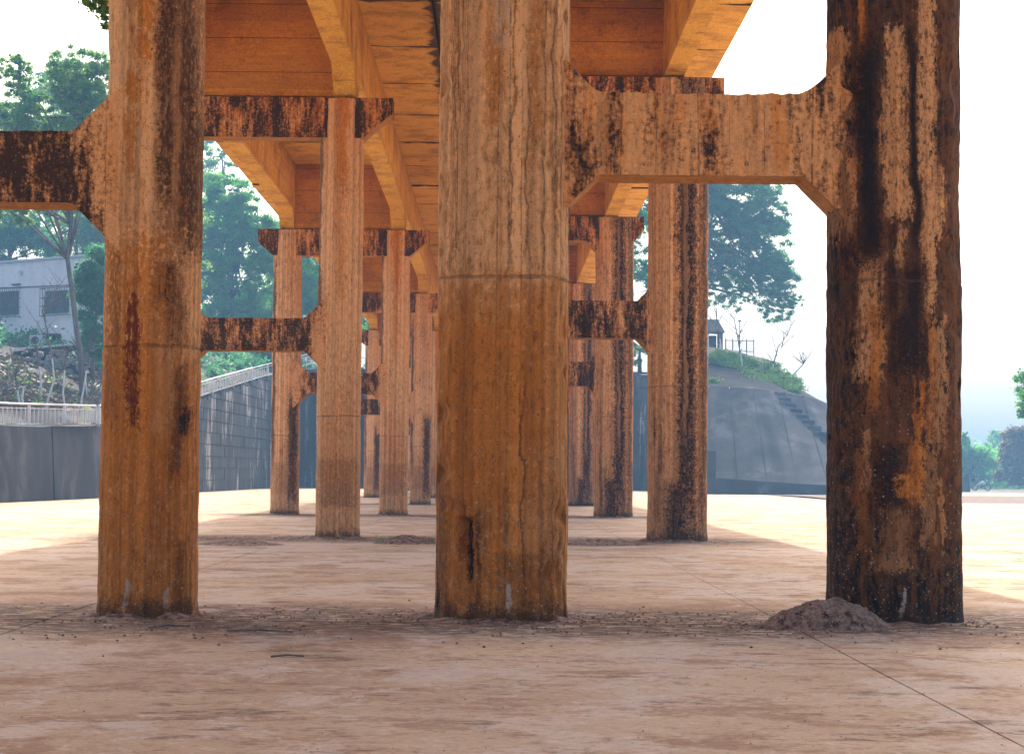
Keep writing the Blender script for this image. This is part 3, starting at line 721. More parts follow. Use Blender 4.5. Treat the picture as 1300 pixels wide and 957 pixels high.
# toe wall
me_v = []; me_f = []
for i in range(61):
    p = slope_pt(i / 60, 0); q = p + Vector((0, -.12, 0)); r = p + Vector((0, .4, 0))
    me_v += [(q.x, q.y - .05, -.02), (q.x, q.y, q.z + .06), (r.x, r.y, r.z + .06)]
for i in range(60): a = i * 3; me_f += [(a, a + 3, a + 4, a + 1), (a + 1, a + 4, a + 5, a + 2)]
link('toe_wall', mesh('toe_wall', me_v, me_f), M['wallL'], em)
# stair on the slope
for i in range(16):
    v = .97 - i * .058; uu = .375; u1 = .420
    a = slope_pt(uu + (1 - v) * .29, v); b = slope_pt(u1 + (1 - v) * .30, v)
    m = MB(); zt = a.z + .10; dy = .34
    m.v = [(a.x, a.y - .05, a.z - .3), (b.x, b.y - .05, b.z - .3), (b.x, b.y + dy, b.z - .3), (a.x, a.y + dy, a.z - .3),
           (a.x, a.y - .05, zt), (b.x, b.y - .05, zt), (b.x, b.y + dy, zt), (a.x, a.y + dy, zt)]
    m.f = [(0, 3, 2, 1), (4, 5, 6, 7), (0, 1, 5, 4), (1, 2, 6, 5), (2, 3, 7, 6), (3, 0, 4, 7)]
    m.build('step', M['slope'] if i % 1 else M['coping'] if False else M['wallL'], em)
# dark gate pillar at the corner
p = at(902, 600, 7.72)
MB().box((p.x - .32, p.y - .1, -.02), (p.x + .32, p.y + .5, 55 * 7.7 * U)).build('corner_post', M['wallL'], em)
# mound
rows = [(top_y, 0.0), ([462, 466, 468, 474, 497, 518, 543, 581, 619], .55), ([436, 440, 446, 458, 495, 519, 544, 581, 619], 1.1), ([470, 470, 474, 486, 505, 525, 545, 580, 618], 3.0)]
def fM(u, v):
    i = u * (len(cpx) - 1); ks = range(len(cpx)); t = v * 3; j = min(2, int(t)); t -= j
    a = at(np.interp(i, ks, cpx), np.interp(i, ks, rows[j][0]), np.interp(i, ks, top_d) + rows[j][1])
    b = at(np.interp(i, ks, cpx), np.interp(i, ks, rows[j + 1][0]), np.interp(i, ks, top_d) + rows[j + 1][1])
    p = a.lerp(b, t); p.z += .12 * mnoise.noise(p * .6); return tuple(p)
link('planted_mound', grid_mesh('planted_mound', 60, 30, fM), M['soilhill'], kind='structure')

# ---------------------------------------------------------------- foliage
def leaves(centres, radii, count, size, seed=0, gappy=.0, squash=.8, aspect=1.6):
    """numpy leaf cards: small rhombi clustered round centres (arrays of points, radii)"""
    r = np.random.default_rng(seed); C = np.array(centres); Rr = np.array(radii)
    wgt = Rr[:, 0] ** 2 if Rr.ndim > 1 else Rr ** 2
    idx = r.choice(len(C), count, p=wgt / wgt.sum())
    d = r.normal(size=(count, 3)); d /= np.linalg.norm(d, axis=1)[:, None]
    rad = np.minimum(np.abs(r.normal(size=count)) * .62 + .1, 2.0)
    rr = Rr[idx] if Rr.ndim > 1 else np.stack([Rr[idx], Rr[idx], Rr[idx] * squash], 1)
    P = C[idx] + d * rad[:, None] * rr
    nrm = d * .6 + r.normal(size=(count, 3)) * .6 + np.array([0, 0, .5]); nrm /= np.linalg.norm(nrm, axis=1)[:, None]
    t = np.cross(nrm, r.normal(size=(count, 3))); t /= np.linalg.norm(t, axis=1)[:, None]; b = np.cross(nrm, t)
    s = size * (.6 + .8 * r.random(count))[:, None]
    V = np.stack([P - t * s * aspect * .5, P + b * s * .5 * .8, P + t * s * aspect * .5, P - b * s * .5 * .8], 1).reshape(-1, 3)
    me = bpy.data.meshes.new('foliage'); nq = count
    me.vertices.add(nq * 4); me.vertices.foreach_set('co', V.astype(np.float32).ravel())
    me.loops.add(nq * 4); me.loops.foreach_set('vertex_index', np.arange(nq * 4, dtype=np.int32))
    me.polygons.add(nq); me.polygons.foreach_set('loop_start', np.arange(0, nq * 4, 4, dtype=np.int32))
    try: me.polygons.foreach_set('loop_total', np.full(nq, 4, dtype=np.int32))
    except Exception: pass
    me.update(calc_edges=True)
    return me
def tree(label, cat, trunk, tr, blobs, d, mat, count, size, group=None, name='tree', sub=26, seed=0, trunkmat='bark', spread=.35, limbs=True):
    """trunk: photo pixels of the trunk from foot upward; blobs: (px, py, rx, ry) ellipses of crown in photo pixels, all about depth d"""
    base = at(trunk[0][0], trunk[0][1], d) if not isinstance(trunk[0], Vector) else trunk[0]
    dd = base.y / DU; rs = random.Random(seed)
    pts = [base - Vector((0, 0, .3))] + [at(a, b, dd + rs.uniform(-.02, .02)) for a, b in trunk[1:]]
    t = thing(name, label, cat, tuple(base), group=group)
    m = MB(); k = len(pts); m.tube([p - base for p in pts], [tr * (1 - .6 * i / (k - 1)) for i in range(k)], 7)
    C = []; RR = []; loose = cat == 'tree' and 'airy' in label or 'loose' in label or 'sparse' in label
    for (a, b, rx, ry) in blobs:
        c = at(a, b, dd); RX, RZ = rx * dd * U, ry * dd * U; tot = max(3, int(sub * (3.2 if loose else 2.4)))
        for i in range(tot):
            v = Vector((rs.gauss(0, 1), rs.gauss(0, 1), rs.gauss(0, 1))).normalized() * (rs.random() ** (.36 if loose else .42))
            p = c + Vector((v.x * RX * .9, v.y * min(RX, RZ) * .8, v.z * RZ * .9))
            C.append(p - base); q = rs.uniform(.35, 1.15) * spread * (.78 if loose else .85) * min(RX, RZ)
            if rs.random() < .3: q *= .5
            RR.append((q * 1.2, q * 1.1, q * .8))
        if limbs:
            for i in range(5):
                v = C[-1 - rs.randrange(tot)]; j = rs.randrange(max(1, k // 2), k)
                s = pts[j] - base; mid = s.lerp(v, .5) + Vector((0, 0, .04 * (v - s).length))
                m.tube([s, mid, v], [tr * .38, tr * .22, tr * .06], 5)
    m.build('trunk', M[trunkmat], t, smooth=True)
    if count: link('crown', leaves([tuple(c) for c in C], RR, int(count * 2.3), size * .8, seed), mat, t)
    return t

# left: tall loose tree whose grey trunk crosses the house
p, d = hit(106, 508)
tree('tall loose crowned tree with a grey trunk rising in front of the white house', 'tree',
     [p, (103, 460), (97, 415), (92, 372), (86, 330), (90, 285), (93, 230), (98, 150)], .17,
     [(60, 150, 80, 50), (60, 240, 80, 40), (10, 200, 60, 60), (125, 110, 36, 60), (95, 100, 55, 48), (30, 150, 50, 42), (75, 205, 70, 40), (20, 90, 26, 24), (120, 165, 45, 60), (10, 260, 50, 36)], d, M['leafE'], 60000, .11, seed=3, sub=26, spread=.26)
tree('dense green tree against the right end of the white house', 'tree', [(118, 472), (118, 440), (118, 400)], .14,
     [(116, 385, 26, 62), (126, 350, 26, 40), (124, 440, 22, 35), (104, 350, 14, 20)], 6.2, M['leafB'], 26000, .10, seed=5, sub=20, spread=.42)
tree('dark tree behind the roof of the white house, left side', 'tree', [(10, 420), (12, 330), (14, 280)], .2,
     [(0, 270, 55, 50), (45, 300, 45, 34), (-40, 320, 60, 60)], 8.6, M['leafB'], 34000, .15, seed=6, sub=26, spread=.36, group='trees behind the house')
tree('yellow green tree behind the roof of the white house, right side', 'tree', [(100, 420), (98, 340), (96, 290)], .2,
     [(100, 290, 50, 42), (125, 320, 35, 50), (70, 318, 30, 18), (160, 290, 60, 70), (215, 310, 60, 90)], 8.9, M['leafE'], 40000, .15, seed=7, sub=24, spread=.36, group='trees behind the house')
tree('tall pale hazy tree filling the gap behind the loose crowned tree', 'tree', [(60, 420), (60, 300), (58, 200)], .3,
     [(50, 170, 80, 50), (110, 150, 50, 60), (20, 230, 80, 50), (100, 240, 70, 60), (60, 110, 40, 30)], 11.5, M['leafE'], 46000, .17, seed=28, sub=26, spread=.30)
tree('pale sparse tree high behind the left column', 'tree', [(280, 330), (285, 260), (282, 200)], .22,
     [(285, 195, 50, 26), (250, 225, 40, 40)], 13.5, M['leafE'], 9000, .2, seed=8, sub=12, spread=.35)
tree('bright rounded tree framed between the left column and the cap end', 'tree', [(292, 470), (292, 380), (290, 300)], .3,
     [(285, 390, 60, 50), (320, 400, 60, 40), (275, 300, 40, 70), (285, 255, 50, 38), (300, 300, 62, 52), (270, 340, 50, 60), (335, 320, 40, 56)], 10.0, M['leafA'], 70000, .17, seed=9, sub=44, spread=.26, group='hillside trees above the stair')
tree('tall green tree right of the rounded one, behind the pink column', 'tree', [(375, 470), (375, 400), (372, 320)], .3,
     [(372, 340, 45, 70), (395, 370, 34, 55), (345, 390, 50, 36), (420, 400, 50, 60)], 10.5, M['leafA'], 46000, .17, seed=10, sub=34, spread=.3, group='hillside trees above the stair')
tree('low dark tree just above the stair railing', 'tree', [(300, 492), (300, 470), (302, 450)], .16,
     [(290, 440, 50, 34), (335, 440, 36, 30), (262, 470, 26, 26), (380, 448, 40, 18)], 9.5, M['leafB'], 42000, .14, seed=11, sub=34, spread=.34, group='hillside trees above the stair')
tree('yellowish tree seen through the far gap of the left line', 'tree', [(480, 470), (480, 440), (482, 420)], .2,
     [(480, 400, 60, 45), (560, 410, 70, 40)], 11.0, M['leafC'], 16000, .2, seed=12, sub=20, spread=.35)
# right: big blue-green tree
tree('great airy blue green tree on the mound behind the right columns', 'tree', [(872, 452), (874, 410), (880, 360), (890, 300), (895, 240)], .34,
     [(930, 250, 70, 60), (950, 300, 66, 50), (960, 345, 56, 40), (930, 375, 50, 24), (880, 190, 90, 50), (860, 260, 85, 60), (960, 265, 48, 44), (930, 330, 72, 40), (985, 350, 34, 36), (985, 390, 26, 22), (870, 350, 70, 46), (1003, 382, 20, 14), (815, 300, 36, 110)], 9.4, M['leafB'], 95000, .13, seed=15, sub=30, spread=.25)
tree('green tree behind the block wall seen right of the third stout pier', 'tree', [(812, 470), (812, 440)], .2,
     [(812, 446, 40, 18), (760, 430, 60, 30)], 9.9, M['leafC'], 9000, .15, seed=16, sub=18, spread=.4)
tree('leafy tree reaching in at the right edge of the view', 'tree', [(1380, 640), (1375, 560), (1360, 500)], .12,
     [(1335, 500, 50, 34), (1308, 505, 24, 22), (1300, 478, 16, 12), (1360, 450, 60, 40), (1297, 524, 9, 8)], 5.6, M['leafA'], 11000, .10, seed=17, sub=16, spread=.3)
tree('round hazy tree beyond the open floor, nearest the right column', 'tree', [(1238, 612), (1238, 590), (1238, 575)], .3,
     [(1240, 588, 26, 26), (1210, 585, 30, 28), (1226, 560, 9, 14), (1236, 606, 34, 12), (1190, 604, 30, 12)], 12.5, M['leafA'], 16000, .26, seed=18, sub=24, spread=.34, group='far trees at the right')
tree('reddish tinged hazy tree at the far right', 'tree', [(1290, 612), (1290, 590), (1290, 570)], .3,
     [(1294, 580, 28, 34), (1290, 554, 16, 18), (1320, 575, 30, 44), (1290, 606, 36, 12)], 12.0, M['leafD'], 18000, .26, seed=19, sub=24, spread=.34, group='far trees at the right')
tree('pale hazy tree showing between the round one and the reddish one', 'tree', [(1262, 612), (1262, 590), (1263, 565)], .3,
     [(1266, 560, 16, 16), (1264, 590, 22, 26)], 19, M['leafE'], 12000, .3, seed=20, sub=22, spread=.34, group='far trees at the right')

hc = []; hr = []
for i in range(70):
    a = random.uniform(1195, 1330); hc.append(tuple(at(a, random.uniform(578, 612) + max(0, (1265 - a)) * .08, random.uniform(13.2, 14.8)))); q = random.uniform(1.2, 2.4); hr.append((q, q, q * .8))
o = link('far_wood', leaves(hc, hr, 42000, .26, 37), M['leafA'], kind='stuff'); tag(o, 'hazy blue green wood forming a low band beyond the open floor at the right', 'wood')

# leafy sprig hanging over the deck edge, top left
b0 = at(96, -30, 1.9); t = thing('hanging_branch', 'green leafy twig hanging over the deck edge at the top left corner', 'branch', tuple(b0))
m = MB(); pts = [Vector((-1150 * U, 1.9 * DU, (ZS + 4) * U)), b0, at(110, 6, 1.9), at(124, 24, 1.9), at(140, 46, 1.9)]; m.tube([q - b0 for q in pts], [.016, .012, .009, .006, .003], 5)
pts2 = [at(108, 2, 1.9), at(122, 12, 1.9), at(140, 20, 1.9)]; m.tube([q - b0 for q in pts2], [.008, .006, .003], 5)
m.build('twig', M['bark'], t)
link('leaves', leaves([tuple(at(a, b, 1.9) - b0) for a, b in ((118, 8), (126, 14), (132, 22), (108, -4), (122, 2), (134, 34), (136, 14), (112, 4), (130, 4))], [(.11, .12, .075)] * 9, 900, .05, 4), M['leafC'], t)

def bare_tree(label, foot, pts, d, r, seed, wash=.45, group='limewashed saplings', twigs=7, hgt=None, cat='sapling'):
    rs = random.Random(seed); base = foot; dd = base.y / DU
    P = [base - Vector((0, 0, .1))] + [at(a, b, dd) for a, b in pts]
    t = thing('young_tree', label, cat, tuple(base), group=group)
    k = max(1, int(round(len(P) * wash)))
    a = MB().tube([q - base for q in P[:k + 1]], [r * (1 - .1 * i) for i in range(k + 1)], 6); a.build('trunk', M['limewash'], t)
    b = MB()
    if len(P) > k + 1: b.tube([q - base for q in P[k:]], [r * .8 * (1 - .2 * i) for i in range(len(P) - k)], 5)
    tip = P[-1]; L = (P[-1] - P[0]).length
    for i in range(twigs):
        s = P[k].lerp(tip, rs.random()) - base if rs.random() < .7 else tip - base
        v = Vector((rs.uniform(-1, 1), rs.uniform(-.6, .6), rs.uniform(.5, 1.3))).normalized() * L * rs.uniform(.25, .7)
        e = s + v; mm = s.lerp(e, .5) + Vector((rs.uniform(-.1, .1), 0, .06)) * L * .4
        b.tube([s, mm, e], [r * .4, r * .28, r * .1], 4)
        for q in range(3):
            s2 = s.lerp(e, rs.uniform(.3, .9)); e2 = s2 + Vector((rs.uniform(-1, 1), rs.uniform(-.5, .5), rs.uniform(.2, 1))).normalized() * L * rs.uniform(.08, .25)
            b.tube([s2, e2], [r * .2, r * .07], 3)
    b.build('branches', M['bark'], t)
    return t
sap = [(52, 507, [(52, 485), (50, 465), (46, 440)], 'short upright limewashed sapling below the rubble terrace'),
       (57, 519, [(63, 500), (69, 482), (66, 455), (60, 420), (54, 395)], 'tallest leaning limewashed sapling, in front of the house wall'),
       (83, 538, [(82, 515), (80, 500), (82, 470), (84, 445)], 'limewashed sapling rooted right behind the white railing'),
       (102, 520, [(104, 505), (106, 495), (110, 470), (112, 455)], 'limewashed sapling close to the grey trunk'),
       (110, 501, [(109, 488), (107, 476), (104, 455)], 'limewashed sapling uphill beside the grey trunk foot'),
       (27, 520, [(24, 508), (22, 495), (18, 470)], 'thin forked limewashed sapling at the left edge of the slope'),
       (31, 518, [(28, 506), (30, 490)], 'small limewashed stem beside the forked sapling')]
for i, (a, b, pts, lab) in enumerate(sap):
    p, d = hit(a, min(b, 519)); bare_tree(lab, p, pts, d, .055, 40 + i, wash=.55)
sapR = [(943, 476, 8.75, [(942, 462), (940, 448), (936, 425), (932, 405)], 'limewashed bare sapling with forked twigs at the middle of the mound'),
        (917, 458, 9.0, [(916, 445), (914, 430), (910, 405)], 'limewashed bare sapling beside the dark roof on the mound'),
        (979, 489, 8.7, [(980, 475), (982, 462), (988, 440), (1000, 425)], 'limewashed bare sapling among the hedge, with long slanting twigs'),
        (899, 463, 8.9, [(899, 445), (899, 425)], 'limewashed stem at the left end of the mound, by the pier'),
        (997, 492, 8.7, [(1005, 478), (1020, 462)], 'thin slanting bare sapling at the right end of the hedge')]
for i, (a, b, d, pts, lab) in enumerate(sapR): bare_tree(lab, at(a, b, d), pts, d, .07, 70 + i, wash=.5, group='limewashed saplings on the mound', twigs=9)

# ivy hedge on the mound
hc = []; hr = []
for i in range(90):
    u = random.random(); a = 905 + u * 112
    crest = np.interp(a, [900, 940, 980, 1000, 1018], [447, 452, 464, 474, 494]); lowr = np.interp(a, [900, 940, 950, 1018], [458, 472, 500, 502])
    if random.random() < .25: a = random.uniform(945, 1015); y = random.uniform(480, 498)
    else: y = crest + random.random() * (lowr - crest) * .8
    dd = 8.35 + (500 - y) * .012
    hc.append(tuple(at(a, y, dd))); q = random.uniform(.3, .62); hr.append((q, q, q * .7))
for a, y in ((900, 485), (906, 484), (910, 487)): hc.append(tuple(at(a, y, 8.35))); hr.append((.4, .4, .3))
o = link('hedge', leaves(hc, hr, 26000, .13, 33), M['leafC'], kind='stuff'); tag(o, 'bright green ground cover shrubs along the mound above the paved slope', 'shrubs')
# weeds and low plants behind the stair and on the left hill
hc = []; hr = []
for i in range(60):
    p, d = hit(random.uniform(-20, 128), random.uniform(468, 519)); hc.append(tuple(p)); q = random.uniform(.12, .4); hr.append((q, q, q * .4))
o = link('weeds', leaves(hc, hr, 5000, .09, 34), M['leafE'], kind='stuff'); tag(o, 'scattered weeds and litter on the soil slope below the white house', 'weeds')

hc = []; hr = []
for i in range(170):
    d = random.uniform(6.6, 11.5); x = Wx(d) - random.uniform(230, 1900) * (1 if d < 8.8 else .9); q = random.uniform(.5, 1.3)
    hc.append((x * U, d * DU, hillL(x, d) * U + q * .3)); hr.append((q, q, q * .8))
for i in range(60):
    x = random.uniform(-2500, 1500); q = random.uniform(.5, 1.0); hc.append((x * U, random.uniform(9.45, 10.2) * DU, (1225 + EY) * U + q * .3)); hr.append((q, q, q * .8))
o = link('undergrowth', leaves(hc, hr, 60000, .17, 35), M['leafB'], kind='stuff'); tag(o, 'dark green undergrowth on the hillside behind the stair and the block wall', 'undergrowth')

hc = []; hr = []
for i in range(320):
    p, d = hit(random.uniform(-40, 140), random.uniform(452, 519)); hc.append(tuple(p)); q = random.uniform(.2, .7); hr.append((q, q, q * .22))
o = link('dry_brush', leaves(hc, hr, 22000, .10, 36, aspect=4.0), M['drybrush'], kind='stuff'); tag(o, 'brown dry brush and dead leaves covering the soil slope behind the railing', 'dry brush')

# ---------------------------------------------------------------- white house on the hill
pL, pR = at(-70, 440, 7.28), at(128, 440, 6.82)
pL.z = pR.z = (155 * 7.0 + EY - 40) * U
ux = (pR - pL); ux.z = 0; LW = ux.length; ang = math.atan2(ux.y, ux.x)
hs = thing('white_house', 'low white rendered house with caged windows on the hill at the left', 'house', tuple(pL), ang)
zt = (264 * 7.05 + EY) * U - pL.z
MB().box((0, 0, 0), (LW, 6, zt)).build('wall', M['housewall'], hs)
MB().box((-.1, -.12, zt + .002), (LW + .1, 6.1, zt + .12)).build('roof', M['coping'], hs)
Rm = Matrix.Rotation(-ang, 3, 'Z')
def onwall(px, py):
    r = ray(px, py); o = Vector((0, 0, H)); nrm = Vector((-math.sin(ang), math.cos(ang), 0))
    t = (pL - o).dot(nrm) / r.dot(nrm); return Rm @ (o + r * t - pL)
for (x0, y0, x1, y1) in ((-1, 368, 26, 402), (57, 367, 90, 400), (-62, 369, -32, 403)):
    a = onwall(x0, y1); b = onwall(x1, y0); m = MB()
    fw = .05
    m.box((a.x, -.06, a.z), (b.x, .02, a.z + fw)).box((a.x, -.06, b.z - fw), (b.x, .02, b.z)).box((a.x, -.058, a.z + fw), (a.x + fw, .018, b.z - fw)).box((b.x - fw, -.058, a.z + fw), (b.x, .018, b.z - fw))
    wi = m.build('window', M['coping'], hs)
    MB().box((a.x + fw, -.02, a.z + fw), (b.x - fw, -.004, b.z - fw)).build('pane', M['glass'], wi)
    c = MB(); n = 11; yy = -.35
    for i in range(n + 1):
        x = a.x - .05 + (b.x - a.x + .1) * i / n; c.box((x - .012, yy - .012, a.z - .08), (x + .012, yy + .012, b.z + .08))
    for z in (a.z - .1, (a.z * 2 + b.z) / 3, (a.z + b.z * 2) / 3, b.z + .08):
        c.box((a.x - .07, yy - .03, z), (b.x + .07, yy - .013, z + .03)); c.box((a.x - .08, yy, z), (a.x - .06, -.01, z + .03)); c.box((b.x + .06, yy, z), (b.x + .08, -.01, z + .03))
    c.build('cage_bars', M['iron'], wi)
a = onwall(-60, 366); b = onwall(92, 362)
MB().tube([(a.x, -.05, a.z), ((a.x + b.x) / 2, -.05, (a.z + b.z) / 2 - .06), (b.x, -.05, b.z)], .03, 5).build('pipe', M['iron'], hs)
q = onwall(22, 362); MB().box((q.x - .3, -.2, q.z), (q.x + .3, -.02, q.z + .07)).build('bracket', M['iron'], hs)
q = onwall(27, 346); MB().box((q.x - .12, -.14, q.z - .1), (q.x + .12, -.01, q.z + .1)).build('lamp', M['coping'], hs)
a = onwall(-60, 452); b = onwall(60, 433)
for i in range(6):
    z0 = b.z - 1.0 + i * .16
    for j in range(14):
        w_ = (b.x - a.x) / 14; off = w_ * .5 * (i % 2)
        MB().box((a.x + j * w_ + off, -.16 - .01 * ((i + j) % 3), z0), (a.x + (j + 1) * w_ - .03 + off, -.02, z0 + .13)).build('brick', M['brick'], hs)
# rubble terrace wall and coping
cp = [(-4, 486), (6, 468), (18, 443), (60, 440), (117, 434)]; P = [at(a, b, 6.35 if i else 6.2) for i, (a, b) in enumerate(cp)]
tw = thing('terrace_wall', 'rubble stone terrace wall with a white coping in front of the house', 'wall', tuple(P[1]))
MB().tube([p - P[1] for p in P], .055, 6).build('coping', M['coping'], tw)
rs = random.Random(9)
for i in range(110):
    a = rs.uniform(14, 118); y = rs.uniform(445, 474) if a > 24 else rs.uniform(455, 476)
    c = at(a, y, 6.36 + rs.uniform(0, .01)) - P[1]; s = rs.uniform(.10, .2)
    v = [(x * s * rs.uniform(.7, 1.2), yv * s * .8, z * s * .7 * rs.uniform(.7, 1.2)) for x, yv, z in ((-1, -1, -.7), (1, -1, -.8), (1.1, 1, -.7), (-1, 1, -.8), (-.8, -.9, .8), (.8, -1, .7), (.9, 1, .8), (-.9, 1, .7))]
    me = mesh('stone', v, [(0, 3, 2, 1), (4, 5, 6, 7), (0, 1, 5, 4), (1, 2, 6, 5), (2, 3, 7, 6), (3, 0, 4, 7)])
    o = link('stone', me, M['rubble'], tw); o.location = c; o.rotation_euler = (0, rs.uniform(-.4, .4), 0)
a, b = at(16, 446, 6.42) - P[1], at(119, 436, 6.42) - P[1]; lo = at(60, 478, 6.42).z - P[1].z
m = MB(); m.v = [(a.x, a.y, lo - .3), (b.x, b.y, lo - .3), (b.x, b.y, b.z), (a.x, a.y, a.z), (a.x, a.y + .8, lo - .3), (b.x, b.y + .8, lo - .3), (b.x, b.y + .8, b.z), (a.x, a.y + .8, a.z)]
m.f = [(0, 1, 2, 3), (5, 4, 7, 6), (4, 0, 3, 7), (1, 5, 6, 2), (3, 2, 6, 7)]; m.build('backing', M['soilhill'], tw)
# drum and box by the house
p = at(68, 434, 6.7); t = thing('water_drum', 'blue grey water drum beside the house wall under the right window', 'drum', tuple(p - Vector((0, 0, .5))))
MB().tube([(0, 0, 0), (0, 0, .9)], .42, 16).build('body', M['wallL'], t); MB().tube([(0, 0, .2), (0, 0, .24)], .44, 16).build('hoop', M['iron'], t); MB().tube([(0, 0, .902), (0, 0, .95)], .43, 16).build('lid', M['iron'], t)
p = at(47, 431, 6.7); t = thing('air_conditioner', 'small pale outdoor fan unit by the house wall, left of the drum', 'air conditioner', tuple(p - Vector((0, 0, .35))))
MB().box((-.4, -.15, 0), (.4, .15, .6)).build('casing', M['coping'], t); MB().tube([(-.08, -.151, .3), (-.08, -.17, .3)], .22, 14).build('grille', M['iron'], t)

# ---------------------------------------------------------------- railings
def railing(label, pts, hgt, post_every, pick, r=.03, second=True):
    """pts: world points of the foot line"""
    base = pts[0]; t = thing('white_railing', label, 'railing', tuple(base))
    L = [(pts[i + 1] - pts[i]).length for i in range(len(pts) - 1)]; T = sum(L)
    def P(s):
        for i, l in enumerate(L):
            if s <= l or i == len(L) - 1: return pts[i].lerp(pts[i + 1], min(1, s / l)) - base
            s -= l
    up = Vector((0, 0, hgt))
    for nm, z in (('top_rail', hgt), ('upper_rail', hgt * .80), ('bottom_rail', hgt * .10)):
        MB().tube([P(T * i / 12) + Vector((0, 0, z)) for i in range(13)], r * (1.0 if nm == 'top_rail' else .5), 5).build(nm, M['whitepaint'], t)
    n = max(1, int(T / post_every))
    pm = mesh('post', *(lambda q: (q.v, q.f))(MB().box((-r * 1.2, -r * 1.2, -.05), (r * 1.2, r * 1.2, hgt))))
    for i in range(n + 1): link('post', pm, M['whitepaint'], t, tuple(P(T * i / n)))
    q = MB(); k = int(T / pick)
    for i in range(k + 1):
        c = P(T * i / k); q.box((c.x - r * .45, c.y - r * .45, c.z + hgt * .12), (c.x + r * .45, c.y + r * .45, c.z + hgt * .84))
    q.build('pickets', M['whitepaint'], t, kind='stuff')
RH = 28 * 4.8 * U
lp = [Vector((Wx(d) * U - .35, d * DU, (Wz(d) + EY) * U)) for d in (2.4, 3.4, 4.43, 5.3)]
railing('white metal railing along the top of the dark retaining wall', lp, RH, 5.0, .62, r=.042)
sp = [Vector((Wx(d) * U - .2, d * DU, (Wz(d) + EY) * U + .02)) for d in (5.3, 5.6, 6.0, 6.45, 6.89, 7.5, 8.2, 8.86)] + [at(403, 461, 9.3), ]
railing('white stair railing climbing along the block wall towards the back', sp, RH, 9.0, 1.25, r=.042)
sp2 = [at(263, 500, 7.3), at(320, 482, 8.5)]
railing('short far side handrail of the stair behind the climbing railing', sp2, RH, 5.5, 3.0, r=.03)
tp = [at(381, 470, 9.33), at(470, 470, 9.33)]
railing('white railing on top of the end block wall', tp, RH * 1.1, 2.4, .45, r=.04)
# pavilion and its fence on the mound
p = at(905, 445, 9.5); t = thing('pavilion', 'dark roofed little pavilion on the mound beside the big tree', 'pavilion', tuple(p))
dx = 9.5 * U
m = MB(); m.v = [(-30 * dx, -1.6, 24 * dx), (13 * dx, -1.6, 22 * dx), (14 * dx, 1.6, 22 * dx), (-30 * dx, 1.6, 24 * dx), (-22 * dx, 0, 40 * dx), (6 * dx, 0, 40 * dx)]
m.f = [(0, 1, 5, 4), (1, 2, 5), (2, 3, 4, 5), (3, 0, 4), (3, 2, 1, 0)]; m.build('roof', M['wallL'], t)
for x in (-26, 9):
    for y in (-1.2, 1.2): MB().box((x * dx - .1, y - .1, -.3), (x * dx + .1, y + .1, 23.5 * dx)).build('post', M['iron'], t)
MB().box((-27 * dx, .9, -.2), (6 * dx, 1.0, 20 * dx)).build('rear_wall', M['wallL'], t)
a, b = at(921, 448, 9.5), at(957, 449, 9.5)
t = thing('iron_fence', 'dark iron picket fence right of the pavilion on the mound', 'fence', tuple(a)); v = b - a
for z in (.15, 1.0): MB().tube([Vector((0, 0, z)), v + Vector((0, 0, z))], .03, 4).build('rail', M['iron'], t)
for i in range(5): c = v * i / 4; MB().box((c.x - .04, c.y - .04, c.z - .3), (c.x + .04, c.y + .04, c.z + 1.15)).build('post', M['iron'], t)
q = MB()
for i in range(26): c = v * i / 25; q.box((c.x - .012, c.y - .012, c.z + .15), (c.x + .012, c.y + .012, c.z + 1.02))
q.build('pickets', M['iron'], t, kind='stuff')
a = at(939, 450, 9.1); t = thing('lamp_pole', 'thin dark pole standing behind the middle sapling on the mound', 'pole', tuple(a))
MB().tube([(0, 0, -.3), (0, 0, 42 * 9.1 * U)], [.05, .03], 6).build('shaft', M['iron'], t); MB().box((-.12, -.06, 42 * 9.1 * U), (.12, .06, 42 * 9.1 * U + .1)).build('head', M['iron'], t)

# ---------------------------------------------------------------- far right: ridge, block, motorbike
def fr(u, v):
    x = (2600 + u * 9000); y = 5.6 + v * 2.4
    z = math.sin(v * math.pi) * (14 + 6 * mnoise.noise(Vector((x * .002, v * 2, 0)))) - 1
    return (x * U, y * DU, z * U)
link('dirt_ridge', grid_mesh('dirt_ridge', 60, 12, fr), M['earth'], kind='structure')
MB().box((4200 * U, 2.0 * DU, -.045), (12000 * U, 9.4 * DU, -.01)).build('sandy_ground', M['ground'], None, kind='structure')
p = gnd(1226, 624); s = p.y / DU * U
t = thing('concrete_block', 'broken grey concrete block standing at the right edge of the near black column', 'block', (p.x, p.y, 0))
m = MB(); m.v = [(-8 * s, 0, -.02), (6 * s, 0, -.02), (6 * s, 12 * s, -.02), (-8 * s, 12 * s, -.02), (-7 * s, 0, 16 * s), (4 * s, 1 * s, 23 * s), (5 * s, 11 * s, 22 * s), (-6 * s, 10 * s, 15 * s)]
m.f = [(0, 3, 2, 1), (4, 5, 6, 7), (0, 1, 5, 4), (1, 2, 6, 5), (2, 3, 7, 6), (3, 0, 4, 7)]; m.build('body', M['slope'], t)
p = gnd(1246, 622.5)
t = thing('parked_motorbike', 'small dark motorbike with a pale fairing parked far beyond the right column', 'motorbike', (p.x, p.y, .0), math.radians(-35))
